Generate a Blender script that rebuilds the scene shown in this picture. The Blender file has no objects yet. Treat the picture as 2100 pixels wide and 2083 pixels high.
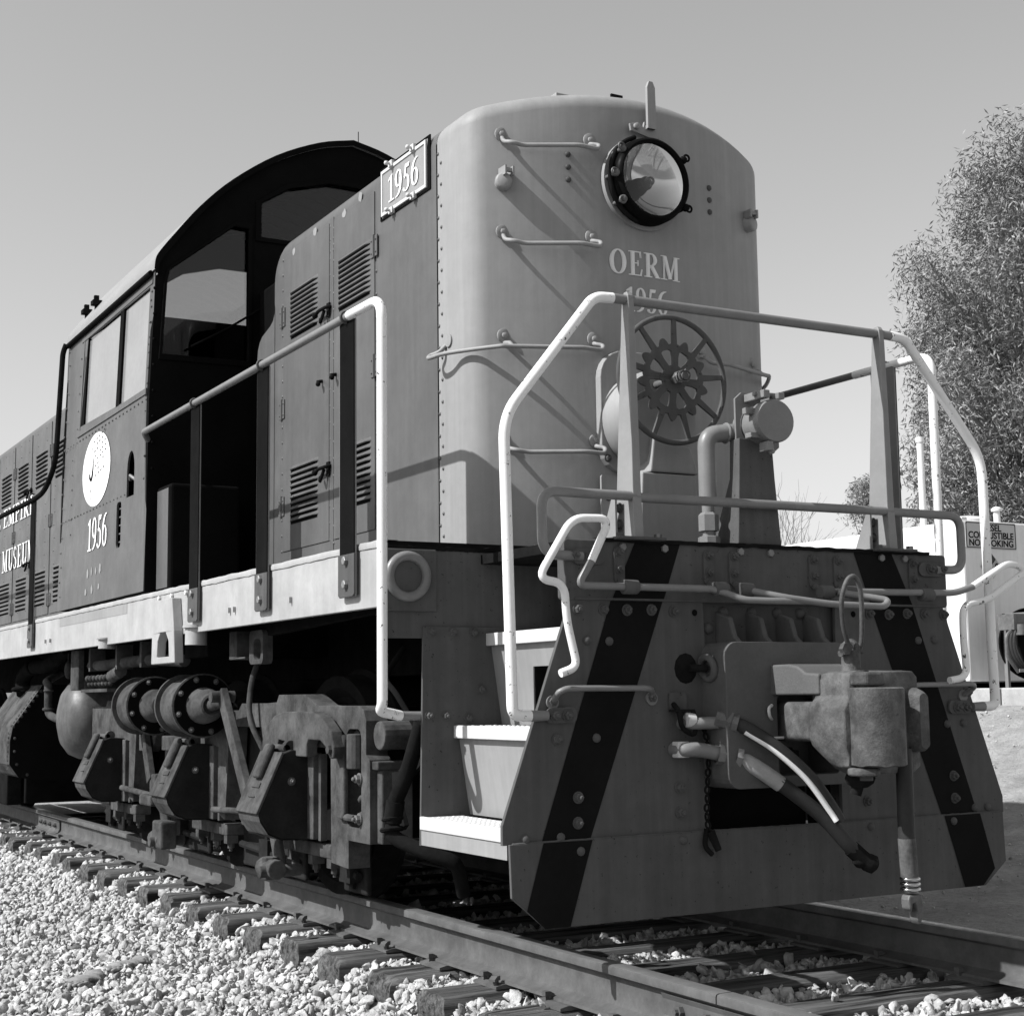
import bpy, bmesh, math, random
import numpy as np
from mathutils import Vector, Matrix, Quaternion, noise
random.seed(7); rng = np.random.default_rng(7)
PI = math.pi
scene = bpy.context.scene
COL = scene.collection
# ------------------------------------------------------------------ camera
camd = bpy.data.cameras.new("camera"); cam = bpy.data.objects.new("camera", camd); COL.objects.link(cam)
yaw, pitch, roll = 0.5097, 0.12262, -0.01353
fw = Vector((math.sin(yaw)*math.cos(pitch), math.cos(yaw)*math.cos(pitch), math.sin(pitch)))
rt = Vector((math.cos(yaw), -math.sin(yaw), 0)); up = rt.cross(fw)
r2 = rt*math.cos(roll)+up*math.sin(roll); u2 = up*math.cos(roll)-rt*math.sin(roll)
mw = Matrix((r2, u2, -fw)).transposed().to_4x4(); mw.translation = (-3.604, -4.481, 0.8975)
cam.matrix_world = mw
camd.sensor_width = 36; camd.lens = 36*3115.63/2100; camd.clip_end = 3000; camd.clip_start = .05
scene.camera = cam
# ------------------------------------------------------------------ sky and sun (a black-and-white photograph: neutral sky)
LD = Vector((1, -.14, -.97)).normalized()
EL = math.asin(-LD.z)
world = bpy.data.worlds.new("World"); scene.world = world; world.use_nodes = True
nt = world.node_tree; nt.nodes.clear()
sky = nt.nodes.new("ShaderNodeTexSky"); sky.sky_type = 'NISHITA'; sky.sun_disc = False
sky.sun_elevation = EL; sky.sun_rotation = math.atan2(-LD.x, -LD.y); sky.air_density = 1.0; sky.dust_density = 1.2; sky.ozone_density = 1
sp_ = nt.nodes.new("ShaderNodeVectorMath"); sp_.operation = 'DOT_PRODUCT'; sp_.inputs[1].default_value = (.15, .35, .5)   # panchromatic film response
bg = nt.nodes.new("ShaderNodeBackground"); wo = nt.nodes.new("ShaderNodeOutputWorld")
nt.links.new(sky.outputs[0], sp_.inputs[0]); nt.links.new(sp_.outputs["Value"], bg.inputs[0]); nt.links.new(bg.outputs[0], wo.inputs[0])
bg.inputs[1].default_value = .12
sd = bpy.data.lights.new("sun", 'SUN'); so = bpy.data.objects.new("sun", sd); COL.objects.link(so)
sd.energy = 5.0; sd.angle = math.radians(.5); sd.color = (1, 1, 1)
so.rotation_euler = LD.to_track_quat('-Z', 'Y').to_euler(); so.location = (-30, 8, 30)
vs = scene.view_settings; vs.view_transform = 'Standard'; vs.look = 'None'; vs.exposure = .5; vs.gamma = 1; vs.use_curve_mapping = False

# ------------------------------------------------------------------ materials
def mat(name, col, rough=.6, metal=0, var=.18, scale=6, bump=.0, bscale=80, streak=0, spots=0, spotcol=None, spotscale=30, spec=.4, attr=None, dust=0, matte=0, grime=0, gscale=2.5):
    m = bpy.data.materials.new(name); m.use_nodes = True; t = m.node_tree; N = t.nodes; Lk = t.links
    b = N["Principled BSDF"]; b.inputs["Roughness"].default_value = rough; b.inputs["Metallic"].default_value = metal
    b.inputs["Specular IOR Level"].default_value = spec
    geo = N.new("ShaderNodeNewGeometry"); P = geo.outputs["Position"]
    def nz(sc, det=5, vec=P, ro=.6):
        n = N.new("ShaderNodeTexNoise"); n.inputs["Scale"].default_value = sc; n.inputs["Detail"].default_value = det; n.inputs["Roughness"].default_value = ro
        Lk.new(vec, n.inputs["Vector"]); return n.outputs["Fac"]
    def ramp(f, a, bb, lo, hi):
        r = N.new("ShaderNodeMapRange"); r.inputs[1].default_value = a; r.inputs[2].default_value = bb; r.inputs[3].default_value = lo; r.inputs[4].default_value = hi
        Lk.new(f, r.inputs[0]); return r.outputs[0]
    def mul(x, y):
        k = N.new("ShaderNodeMath"); k.operation = 'MULTIPLY'
        for i, q in enumerate((x, y)):
            if isinstance(q, (int, float)): k.inputs[i].default_value = q
            else: Lk.new(q, k.inputs[i])
        return k.outputs[0]
    v = ramp(nz(scale), .3, .7, col*(1-var), col*(1+var))
    v = mul(v, ramp(nz(scale*9, 3), .25, .75, 1-var*.5, 1+var*.5))
    if streak:
        mp = N.new("ShaderNodeMapping"); mp.inputs["Scale"].default_value = (1, 1, .05); Lk.new(P, mp.inputs[0])
        v = mul(v, ramp(nz(28, 4, mp.outputs[0]), .35, .7, 1-streak, 1+streak))
    if grime:
        v = mul(v, ramp(nz(gscale, 8, ro=.72), .38, .62, 1-grime, 1+grime*.35))
    if attr:
        a = N.new("ShaderNodeAttribute"); a.attribute_name = attr; v = mul(v, a.outputs["Fac"])
    if spots:
        f = ramp(nz(spotscale, 4, ro=.7), .68-spots*.2, .70-spots*.2, 0, 1)
        mx = N.new("ShaderNodeMix"); Lk.new(f, mx.inputs[0]); Lk.new(v, mx.inputs[2]); mx.inputs[3].default_value = spotcol; v = mx.outputs[0]
    if dust:
        sx = N.new("ShaderNodeSeparateXYZ"); Lk.new(geo.outputs["Normal"], sx.inputs[0])
        f = mul(ramp(sx.outputs[2], .2, .9, 0, 1), ramp(nz(20), .3, .6, .2, 1))
        mx = N.new("ShaderNodeMix"); Lk.new(f, mx.inputs[0]); Lk.new(v, mx.inputs[2]); mx.inputs[3].default_value = dust; v = mx.outputs[0]
    cmb = N.new("ShaderNodeCombineColor")
    for i in range(3): Lk.new(v, cmb.inputs[i])
    Lk.new(cmb.outputs[0], b.inputs["Base Color"])
    rr = ramp(nz(scale*3, 4), .3, .7, max(.02, rough-.08), min(1, rough+.08)); Lk.new(rr, b.inputs["Roughness"])
    if bump:
        bp = N.new("ShaderNodeBump"); bp.inputs["Strength"].default_value = 1; bp.inputs["Distance"].default_value = bump
        Lk.new(nz(bscale, 6, ro=.65), bp.inputs["Height"]); Lk.new(bp.outputs[0], b.inputs["Normal"])
    if matte:
        df = N.new("ShaderNodeBsdfDiffuse"); df.inputs["Roughness"].default_value = .6; Lk.new(cmb.outputs[0], df.inputs["Color"])
        if bump: Lk.new(bp.outputs[0], df.inputs["Normal"])
        ms = N.new("ShaderNodeMixShader"); ms.inputs[0].default_value = matte; Lk.new(b.outputs[0], ms.inputs[1]); Lk.new(df.outputs[0], ms.inputs[2]); Lk.new(ms.outputs[0], N["Material Output"].inputs[0])
    return m
HOOD = mat("hood_paint", .09, .42, var=.1, scale=2.2, streak=.07, bump=.0006, bscale=9, spec=.3, grime=.14, gscale=1.4)
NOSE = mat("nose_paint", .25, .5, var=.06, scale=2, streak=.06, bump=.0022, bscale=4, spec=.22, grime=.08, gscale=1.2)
WHITE = mat("white_paint", .52, .5, var=.05, scale=5, bump=.0006, bscale=60)
SILL = mat("sill_paint", .33, .55, var=.06, scale=6, streak=.04, bump=.0008, bscale=50, grime=.12, gscale=3)
LOWBOUNCE = mat("low_bounce_ground", .13, .95, var=.25, scale=1.5, bump=.02, bscale=14, spec=.05)  # unseen ground, darkened to cut light bounced onto the front
POSTM = mat("light_grey_paint", .22, .5, var=.06, scale=6, spec=.2, grime=.1)
OILY_SHADE = mat("oily_shade_iron", .022, .6, var=.3, scale=8, bump=.001, bscale=50, spec=.12, matte=.7)  # oily black, also stands in for shade on box fronts and inside the truck
WHITECHIP = mat("chipped_white_paint", .74, .5, var=.05, scale=5, spots=.25, spotcol=.06, spotscale=35)
PILOT = mat("pilot_paint", .095, .5, var=.06, scale=3, bump=.0006, bscale=30, spots=.13, spotcol=.03, spotscale=60, spec=.16, matte=.6, grime=.16, gscale=2.2, streak=.10)
STRIPE = mat("black_stripe_paint", .011, .45, var=.15, scale=5, bump=.0004, bscale=40, spec=.08, matte=.8)
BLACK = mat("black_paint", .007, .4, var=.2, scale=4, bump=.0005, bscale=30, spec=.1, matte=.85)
TRUCK = mat("dusty_truck_paint", .088, .75, var=.16, scale=5, bump=.0015, bscale=70, spec=.08, matte=.95, grime=.5, gscale=6, streak=.02)
DARK = mat("dark_steel", .014, .7, var=.3, scale=7, bump=.001, bscale=60, spec=.06, matte=.95)
CASTP = mat("painted_casting", .092, .6, var=.12, scale=9, bump=.0015, bscale=90, spec=.15)
CAST = mat("weathered_cast_steel", .082, .6, var=.3, scale=9, bump=.0022, bscale=110, spots=.12, spotcol=.05, spotscale=45, spec=.2, grime=.35, gscale=9)
PIPE = mat("grey_pipe_paint", .16, .4, var=.1, scale=9, bump=.0004, bscale=90)
RESV = mat("reservoir_paint", .07, .45, var=.35, scale=7, streak=.2, spec=.4)
BOLT = mat("bolt_steel", .10, .5, var=.3, scale=20, spec=.3)
RAILM = mat("rail_steel", .09, .6, var=.14, scale=8, bump=.0005, bscale=150, spec=.15, grime=.25, gscale=7)
RAILT = mat("rail_head_steel", .17, .4, metal=.4, var=.15, scale=12)
RUBBER = mat("hose_rubber", .03, .55, var=.2, scale=10, spec=.2)
CANVAS = mat("taped_hose", .28, .7, var=.12, scale=30, bump=.001, bscale=120)
LETTER = mat("lettering_white", .78, .5, var=.04)
LETTERN = mat("lettering_nose", .7, .45, var=.06)
CONC = mat("concrete", .36, .9, var=.15, scale=10, bump=.002, bscale=60, spec=.1)
DIRT = mat("dirt_ground", .28, .95, var=.25, scale=3, bump=.035, bscale=22, spec=.05)
BALB = mat("ballast_bed", .3, .95, var=.35, scale=18, bump=.02, bscale=28, spec=.05)
BALL = mat("ballast_stone", .43, .9, var=.2, scale=45, bump=.009, bscale=75, attr="rnd", spec=.1)
SIGNM = mat("sign_white", .42, .5, var=.03)
TANKM = mat("tank_white_paint", .62, .5, var=.06, scale=2, streak=.05)
BARK = mat("bark", .22, .9, var=.3, scale=12, bump=.01, bscale=30, spec=.1)
LEAF = mat("leaf", .2, .55, var=.2, scale=3, attr="rnd")
CLOTH = mat("faded_cloth", .19, .95, var=.2, scale=14, bump=.003, bscale=60)
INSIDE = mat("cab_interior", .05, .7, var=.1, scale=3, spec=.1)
ROOF = mat("cab_roof_paint", .22, .5, var=.08, scale=3)
def mat_wood():
    m = bpy.data.materials.new("tie_wood"); m.use_nodes = True; t = m.node_tree; N = t.nodes; Lk = t.links; b = N["Principled BSDF"]
    b.inputs["Roughness"].default_value = .9; b.inputs["Specular IOR Level"].default_value = .15
    tc = N.new("ShaderNodeTexCoord"); oi = N.new("ShaderNodeObjectInfo"); mp = N.new("ShaderNodeMapping"); mp.inputs["Scale"].default_value = (1.3, 30, 30)
    ad = N.new("ShaderNodeVectorMath"); ad.operation = 'ADD'; Lk.new(tc.outputs["Object"], ad.inputs[0])
    cx = N.new("ShaderNodeCombineXYZ"); mm = N.new("ShaderNodeMath"); mm.operation = 'MULTIPLY'; mm.inputs[1].default_value = 40; Lk.new(oi.outputs["Random"], mm.inputs[0]); Lk.new(mm.outputs[0], cx.inputs[0]); Lk.new(cx.outputs[0], ad.inputs[1])
    Lk.new(ad.outputs[0], mp.inputs[0])
    n = N.new("ShaderNodeTexNoise"); n.inputs["Scale"].default_value = 1; n.inputs["Detail"].default_value = 7; n.inputs["Roughness"].default_value = .7; Lk.new(mp.outputs[0], n.inputs[0])
    r = N.new("ShaderNodeValToRGB"); r.color_ramp.elements[0].position = .36; r.color_ramp.elements[0].color = (.008,)*3+(1,); r.color_ramp.elements[1].position = .72; r.color_ramp.elements[1].color = (.17,)*3+(1,)
    Lk.new(n.outputs[0], r.inputs[0]); Lk.new(r.outputs[0], b.inputs["Base Color"])
    bp = N.new("ShaderNodeBump"); bp.inputs["Distance"].default_value = .016; bp.inputs["Strength"].default_value = 1; Lk.new(n.outputs[0], bp.inputs["Height"]); Lk.new(bp.outputs[0], b.inputs["Normal"])
    return m
WOOD = mat_wood()
def mat_glass(name, tint=.85, refl=1.0):
    m = bpy.data.materials.new(name); m.use_nodes = True; t = m.node_tree; N = t.nodes; Lk = t.links; N.clear()
    o = N.new("ShaderNodeOutputMaterial"); mx = N.new("ShaderNodeMixShader"); tr = N.new("ShaderNodeBsdfTransparent"); gl = N.new("ShaderNodeBsdfGlossy"); fr = N.new("ShaderNodeFresnel")
    tr.inputs[0].default_value = (tint,)*3+(1,); gl.inputs["Roughness"].default_value = .02; fr.inputs[0].default_value = 1.45*refl
    Lk.new(fr.outputs[0], mx.inputs[0]); Lk.new(tr.outputs[0], mx.inputs[1]); Lk.new(gl.outputs[0], mx.inputs[2]); Lk.new(mx.outputs[0], o.inputs[0]); return m
GLASS = mat_glass("window_glass", .8); LENSG = mat_glass("lens_glass", .95)
SKYGLASS = mat("sky_grey_glass", .23, .12, var=.1, scale=3, spec=.9)  # sky in the side panes is put into this opaque grey
MIRROR = mat("reflector_metal", .45, .06, metal=1, var=.03)

# ------------------------------------------------------------------ mesh helpers
class M:
    def __init__(s): s.v = []; s.f = []
    def add(s, vs, fs):
        o = len(s.v); s.v += [tuple(p) for p in vs]; s.f += [tuple(i+o for i in f) for f in fs]; return s
    def box(s, x0, x1, y0, y1, z0, z1):
        v = [(x, y, z) for x in (x0, x1) for y in (y0, y1) for z in (z0, z1)]
        return s.add(v, [(0, 1, 3, 2), (4, 6, 7, 5), (0, 4, 5, 1), (2, 3, 7, 6), (0, 2, 6, 4), (1, 5, 7, 3)])
    def prism(s, poly, ax, a, b):
        n = len(poly)
        def mk(p, w):
            return {'X': (w, p[0], p[1]), 'Y': (p[0], w, p[1]), 'Z': (p[0], p[1], w)}[ax]
        v = [mk(p, a) for p in poly]+[mk(p, b) for p in poly]
        return s.add(v, [tuple(range(n)), tuple(range(2*n-1, n-1, -1))]+[(i, i+n, (i+1) % n+n, (i+1) % n) for i in range(n)])
    def tube(s, pts, r, seg=10, cap=True):
        pts = [Vector(p) for p in pts]; n = len(pts)
        rs = r if isinstance(r, (list, tuple)) else [r]*n
        T = [(pts[min(i+1, n-1)]-pts[max(i-1, 0)]).normalized() for i in range(n)]
        a = Vector((0, 0, 1)) if abs(T[0].z) < .9 else Vector((1, 0, 0))
        u = T[0].cross(a).normalized(); vs = []
        for i in range(n):
            if i: u = (T[i-1].rotation_difference(T[i]) @ u)
            u = (u-T[i]*u.dot(T[i])).normalized(); w = T[i].cross(u)
            vs += [pts[i]+(u*math.cos(2*PI*k/seg)+w*math.sin(2*PI*k/seg))*rs[i] for k in range(seg)]
        fs = [(i*seg+k, i*seg+(k+1) % seg, (i+1)*seg+(k+1) % seg, (i+1)*seg+k) for i in range(n-1) for k in range(seg)]
        if cap: fs += [tuple(range(seg-1, -1, -1)), tuple((n-1)*seg+k for k in range(seg))]
        return s.add(vs, fs)
    def lathe(s, prof, org, axis, seg=24, a0=0, a1=2*PI):
        # prof: (radius, distance along axis)
        org = Vector(org); ax = Vector(axis).normalized(); t = Vector((0, 0, 1)) if abs(ax.z) < .9 else Vector((1, 0, 0))
        u = ax.cross(t).normalized(); w = ax.cross(u); n = len(prof); vs = []
        full = abs(a1-a0-2*PI) < 1e-6; m = seg if full else seg+1
        for k in range(m):
            a = a0+(a1-a0)*k/seg; d = u*math.cos(a)+w*math.sin(a)
            vs += [org+ax*h+d*r for r, h in prof]
        fs = []
        for k in range(seg):
            k2 = (k+1) % m
            fs += [(k*n+i, k*n+i+1, k2*n+i+1, k2*n+i) for i in range(n-1)]
        return s.add(vs, fs)
    def torus(s, org, axis, R, r, seg=28, sec=10, a0=0, a1=2*PI):
        return s.lathe([(R+r*math.cos(2*PI*i/sec), r*math.sin(2*PI*i/sec)) for i in range(sec+1)], org, axis, seg, a0, a1)
    def ball(s, c, r, n=6, sq=(1, 1, 1)):
        vs = []; fs = []; m = n*2; c = Vector(c)
        for i in range(n+1):
            th = PI*i/n
            for k in range(m):
                ph = 2*PI*k/m; vs.append(c+Vector((r*sq[0]*math.sin(th)*math.cos(ph), r*sq[1]*math.sin(th)*math.sin(ph), r*sq[2]*math.cos(th))))
        for i in range(n):
            for k in range(m): fs.append((i*m+k, (i+1)*m+k, (i+1)*m+(k+1) % m, i*m+(k+1) % m))
        return s.add(vs, fs)
    def mesh(s, name, mat, smooth=None):
        me = bpy.data.meshes.new(name); me.from_pydata(s.v, [], s.f); me.update()
        b = bmesh.new(); b.from_mesh(me); bmesh.ops.remove_doubles(b, verts=b.verts, dist=1e-6); bmesh.ops.recalc_face_normals(b, faces=b.faces); b.to_mesh(me); b.free()
        if smooth is not None:
            me.polygons.foreach_set("use_smooth", [True]*len(me.polygons)); me.set_sharp_from_angle(angle=math.radians(smooth))
        me.materials.append(mat); return me
    def build(s, name, mat, parent=None, smooth=None, bevel=0, seg=2, label=None):
        return put(name, s.mesh(name, mat, smooth), parent, bevel, seg, label)
def put(name, me, parent=None, bevel=0, seg=2, label=None, loc=None, rot=None, local=False):
    o = bpy.data.objects.new(name, me); COL.objects.link(o)
    if parent is not None:
        o.parent = parent
        if not local and parent.type == 'EMPTY': o.matrix_parent_inverse = Matrix.Translation(-Vector(parent.location))
    if loc is not None: o.location = loc
    if rot is not None: o.rotation_euler = rot
    if bevel:
        md = o.modifiers.new("bevel", 'BEVEL'); md.width = bevel; md.segments = seg; md.limit_method = 'ANGLE'; md.angle_limit = math.radians(35); md.harden_normals = False
    if label: o["label"] = label
    return o
def thing(name, label, cat, loc=(0, 0, 0), group=None):
    o = bpy.data.objects.new(name, None); COL.objects.link(o); o.location = loc; o["label"] = label; o["category"] = cat; o.empty_display_size = .2
    if group: o["group"] = group
    return o
def tag(o, label=None, cat=None, group=None, kind=None):
    if label: o["label"] = label
    if cat: o["category"] = cat
    if group: o["group"] = group
    if kind: o["kind"] = kind
    return o
def fillet(pts, r, n=6):
    P = [Vector(p) for p in pts]; out = [P[0]]
    for i in range(1, len(P)-1):
        a, b, c = P[i-1], P[i], P[i+1]; d = min(r, (a-b).length*.48, (c-b).length*.48)
        p, q = b+(a-b).normalized()*d, b+(c-b).normalized()*d
        for k in range(n+1):
            t = k/n; out.append(p*(1-t)**2+b*2*t*(1-t)+q*t*t)
    return out+[P[-1]]
def spline(pts, n=8):
    P = [Vector(p) for p in pts]; P = [P[0]*2-P[1]]+P+[P[-1]*2-P[-2]]; out = []
    for i in range(1, len(P)-2):
        for k in range(n):
            t = k/n; a, b, c, d = P[i-1:i+3]
            out.append(.5*((2*b)+(c-a)*t+(2*a-5*b+4*c-d)*t*t+(3*b-a-3*c+d)*t**3))
    return out+[P[-2]]
def circ(cx, cy, rx, ry=None, n=32, a0=0, a1=2*PI):
    ry = ry or rx; full = abs(a1-a0-2*PI) < 1e-6
    return [(cx+rx*math.cos(a0+(a1-a0)*k/n), cy+ry*math.sin(a0+(a1-a0)*k/n)) for k in range(n if full else n+1)]
def rrect(x0, x1, y0, y1, r, n=5):
    o = []
    for cx, cy, a in ((x1-r, y1-r, 0), (x0+r, y1-r, PI/2), (x0+r, y0+r, PI), (x1-r, y0+r, 1.5*PI)): o += circ(cx, cy, r, n=n, a0=a, a1=a+PI/2)
    return o
def plate(outer, holes, thick, fn, m=None):
    # flat plate with holes; fn maps (u, v, w) to a point, w in -thick/2..thick/2
    cu = bpy.data.curves.new("c", 'CURVE'); cu.dimensions = '2D'; cu.fill_mode = 'BOTH'; cu.extrude = thick/2
    for poly in [outer]+list(holes):
        sp = cu.splines.new('POLY'); sp.points.add(len(poly)-1); sp.use_cyclic_u = True
        for i, p in enumerate(poly): sp.points[i].co = (p[0], p[1], 0, 1)
    ob = bpy.data.objects.new("c", cu); COL.objects.link(ob); bpy.context.view_layer.update()
    me = bpy.data.meshes.new_from_object(ob.evaluated_get(bpy.context.evaluated_depsgraph_get()))
    vs = [fn(*v.co) for v in me.vertices]; fs = [tuple(p.vertices) for p in me.polygons]
    bpy.data.objects.remove(ob); bpy.data.curves.remove(cu); bpy.data.meshes.remove(me)
    return (m or M()).add(vs, fs)
YZ = lambda x: (lambda u, v, w: (x+w, u, v))
XZ = lambda y: (lambda u, v, w: (u, y+w, v))
XY = lambda z: (lambda u, v, w: (u, v, z+w))
def hexbolt(s=1.0):
    m = M(); m.lathe([(0, 0), (.021, 0), (.021, .004), (0, .004)], (0, 0, 0), (0, -1, 0), 14)
    m.lathe([(0.0155, .004), (.0155, .017), (.013, .019), (0, .019)], (0, 0, 0), (0, -1, 0), 6)
    m.lathe([(.0075, .019), (.0075, .027), (.005, .03), (0, .03)], (0, 0, 0), (0, -1, 0), 8)
    return m.mesh("bolt", BOLT)
def hexhead():
    m = M(); m.lathe([(.0165, 0), (.0165, .011), (.014, .013), (0, .013)], (0, 0, 0), (0, -1, 0), 6); return m.mesh("bolt_head", PIPE)
def roundhead():
    m = M(); m.lathe([(.014, 0), (.0135, .005), (.010, .009), (.005, .0115), (0, .012)], (0, 0, 0), (0, -1, 0), 10); return m.mesh("rivet_head", PILOT, 40)
BM, HM, RM = hexbolt(), hexhead(), roundhead()
HMW = HM.copy(); HMW.materials[0] = WHITE
BMP = BM.copy(); BMP.materials[0] = PILOT
def bolts(parent, pts, me=None, face='Y', name="bolt", scale=1):
    rot = {'Y': (0, 0, 0), 'X': (0, 0, -PI/2), 'x': (0, 0, PI/2)}[face]
    for p in pts:
        o = put(name, me or BMP, parent, loc=p, rot=(rot[0], random.uniform(0, 1) if face == 'Y' else 0, rot[2]))
        if scale != 1: o.scale = (scale,)*3
def rivets(pts, axis, r=.0085, n=7):
    m = M()
    for p in pts: m.lathe([(r, 0), (r*.8, r*.4), (r*.4, r*.62), (0, r*.68)], p, axis, n)
    return m
# ------------------------------------------------------------------ serif lettering built from strokes
def arcband(cx, cy, rx, ry, a0, a1, tx, ty, n=20):
    a0, a1 = math.radians(a0), math.radians(a1)
    o = [(cx+rx*math.cos(a0+(a1-a0)*k/n), cy+ry*math.sin(a0+(a1-a0)*k/n)) for k in range(n+1)]
    i = [(cx+(rx-tx)*math.cos(a0+(a1-a0)*k/n), cy+(ry-ty)*math.sin(a0+(a1-a0)*k/n)) for k in range(n+1)]
    return [[o[k], o[k+1], i[k+1], i[k]] for k in range(n)]
R4 = lambda x0, x1, y0, y1: [[(x0, y0), (x1, y0), (x1, y1), (x0, y1)]]
def taper(pts, w):   # ribbon along pts with widths
    out = []
    for k in range(len(pts)-1):
        a, b = Vector(pts[k]+(0,)), Vector(pts[k+1]+(0,)); d = (b-a).normalized(); nrm = Vector((-d.y, d.x, 0))
        p = [a+nrm*w[k]/2, b+nrm*w[k+1]/2, b-nrm*w[k+1]/2, a-nrm*w[k]/2]; out.append([(q.x, q.y) for q in p])
    return out
GL = {
 '1': (.46, R4(.17, .31, .05, .9)+R4(.04, .44, 0, .05)+[[(.04, .80), (.31, .90), (.31, 1.0), (.27, 1.0), (.04, .86)]]),
 '9': (.56, arcband(.27, .68, .25, .32, 0, 360, .12, .05, 28)+taper([(.47, .68), (.465, .5), (.42, .3), (.32, .13), (.18, .04), (.06, .02)], [.1, .13, .13, .10, .06, .03])),
 '6': (.56, arcband(.29, .32, .25, .32, 0, 360, .12, .05, 28)+taper([(.09, .32), (.095, .5), (.14, .7), (.24, .87), (.38, .96), (.50, .98)], [.1, .13, .13, .10, .06, .03])),
 '5': (.52, arcband(.2, .31, .28, .31, -130, 118, .125, .05, 24)+[[(.12, .50), (.17, .52), (.24, .86), (.16, .86)], [(.16, .86), (.43, .86), (.48, 1.0), (.18, 1.0)]]+[circ(.06, .11, .055, n=10)]),
 'O': (.80, arcband(.38, .5, .36, .51, 0, 360, .15, .05, 36)),
 'E': (.66, R4(.12, .26, .045, .955)+R4(.02, .58, 0, .045)+R4(.02, .56, .955, 1)+R4(.26, .44, .49, .535)+R4(.41, .44, .4, .49)+R4(.41, .44, .535, .63)+[[(.54, .045), (.58, .045), (.63, .28), (.60, .28)], [(.52, .955), (.56, .955), (.58, .74), (.555, .74)]]),
 'M': (.98, R4(.02, .3, 0, .04)+R4(.14, .18, .04, .96)+[[(.02, 1), (.02, .96), (.18, .96), (.27, 1)]]+taper([(.21, .97), (.47, .05)], [.14, .14])+taper([(.47, .05), (.73, .95)], [.05, .05])+R4(.70, .84, .04, .96)+R4(.62, .96, 0, .04)+R4(.70, .96, .96, 1)),
 'R': (.76, R4(.12, .26, .045, .955)+R4(.02, .36, 0, .045)+R4(.02, .36, .955, 1)+arcband(.34, .735, .28, .265, -90, 90, .14, .045, 16)+R4(.26, .34, .47, .515)+R4(.26, .36, .94, .955)+taper([(.36, .48), (.64, .03)], [.15, .15])+R4(.55, .76, 0, .045)),
 'P': (.66, R4(.12, .26, .045, .955)+R4(.02, .38, 0, .045)+R4(.02, .36, .955, 1)+arcband(.34, .72, .28, .28, -90, 90, .14, .045, 16)+R4(.26, .34, .44, .485)),
 'I': (.38, R4(.12, .26, .045, .955)+R4(.02, .36, 0, .045)+R4(.02, .36, .955, 1)),
 'U': (.76, R4(.12, .25, .32, .955)+R4(.02, .36, .955, 1)+R4(.60, .645, .32, .955)+R4(.5, .74, .955, 1)+arcband(.3825, .32, .2625, .33, 180, 360, .13, .06, 18)),
 'S': (.58, arcband(.27, .74, .22, .27, 20, 270, .10, .05, 18)+arcband(.27, .25, .24, .26, -200 + 110, 90, .12, .05, 18)+arcband(.27, .25, .24, .26, -170, -90, .05, .05, 8)),
 'Y': (.74, R4(.29, .43, .045, .42)+R4(.2, .52, 0, .045)+taper([(.1, .96), (.36, .42)], [.14, .14])+taper([(.62, .96), (.37, .42)], [.05, .05])+R4(0, .26, .955, 1)+R4(.5, .74, .955, 1)),
 ' ': (.32, [])}
def lettering(name, parent, mat, txt, *a, **k):
    """one flat glyph object per character"""
    h, ws, fn = a; W = sum(GL[c][0]+.06 for c in txt)-.06; u = 0
    for c in txt:
        if c != ' ':
            m = M(); q = 0
            for bo in (0, .04):
                for poly in GL[c][1]:
                    d = .0022+.0002*(q % 7)+bo*.04; q += 1; n = len(poly); m.add([fn((u+x+bo-.02-W/2)*h*ws, y*h, d) for x, y in poly], [tuple(range(n))])
            m.build("painted_digit" if c.isdigit() else "painted_letter", mat, parent)
        u += GL[c][0]+.06
def text_mesh(txt, h, wscale, fn, sp=.06, depth=.0004):
    """fn maps (u, v, d) with u along the text in metres, v up and d out of the surface; strokes stagger in d so none are coplanar"""
    m = M(); u = 0; W = sum(GL[c][0]+sp for c in txt)-sp; q = 0
    for c in txt:
        for poly in GL[c][1]:
            d = .0022+depth*(q % 7)*.5; q += 1; n = len(poly)
            m.add([fn((u+x-W/2)*h*wscale, y*h, d) for x, y in poly], [tuple(range(n))])
        u += GL[c][0]+sp
    return m
# ================================================================== LOCOMOTIVE
LOCO = thing("locomotive", "dark diesel road switcher locomotive with number 1956 standing on the track", "locomotive", (0, 3, 0))
HX = .775; DECK = 1.483; SX = 1.2733
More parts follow.
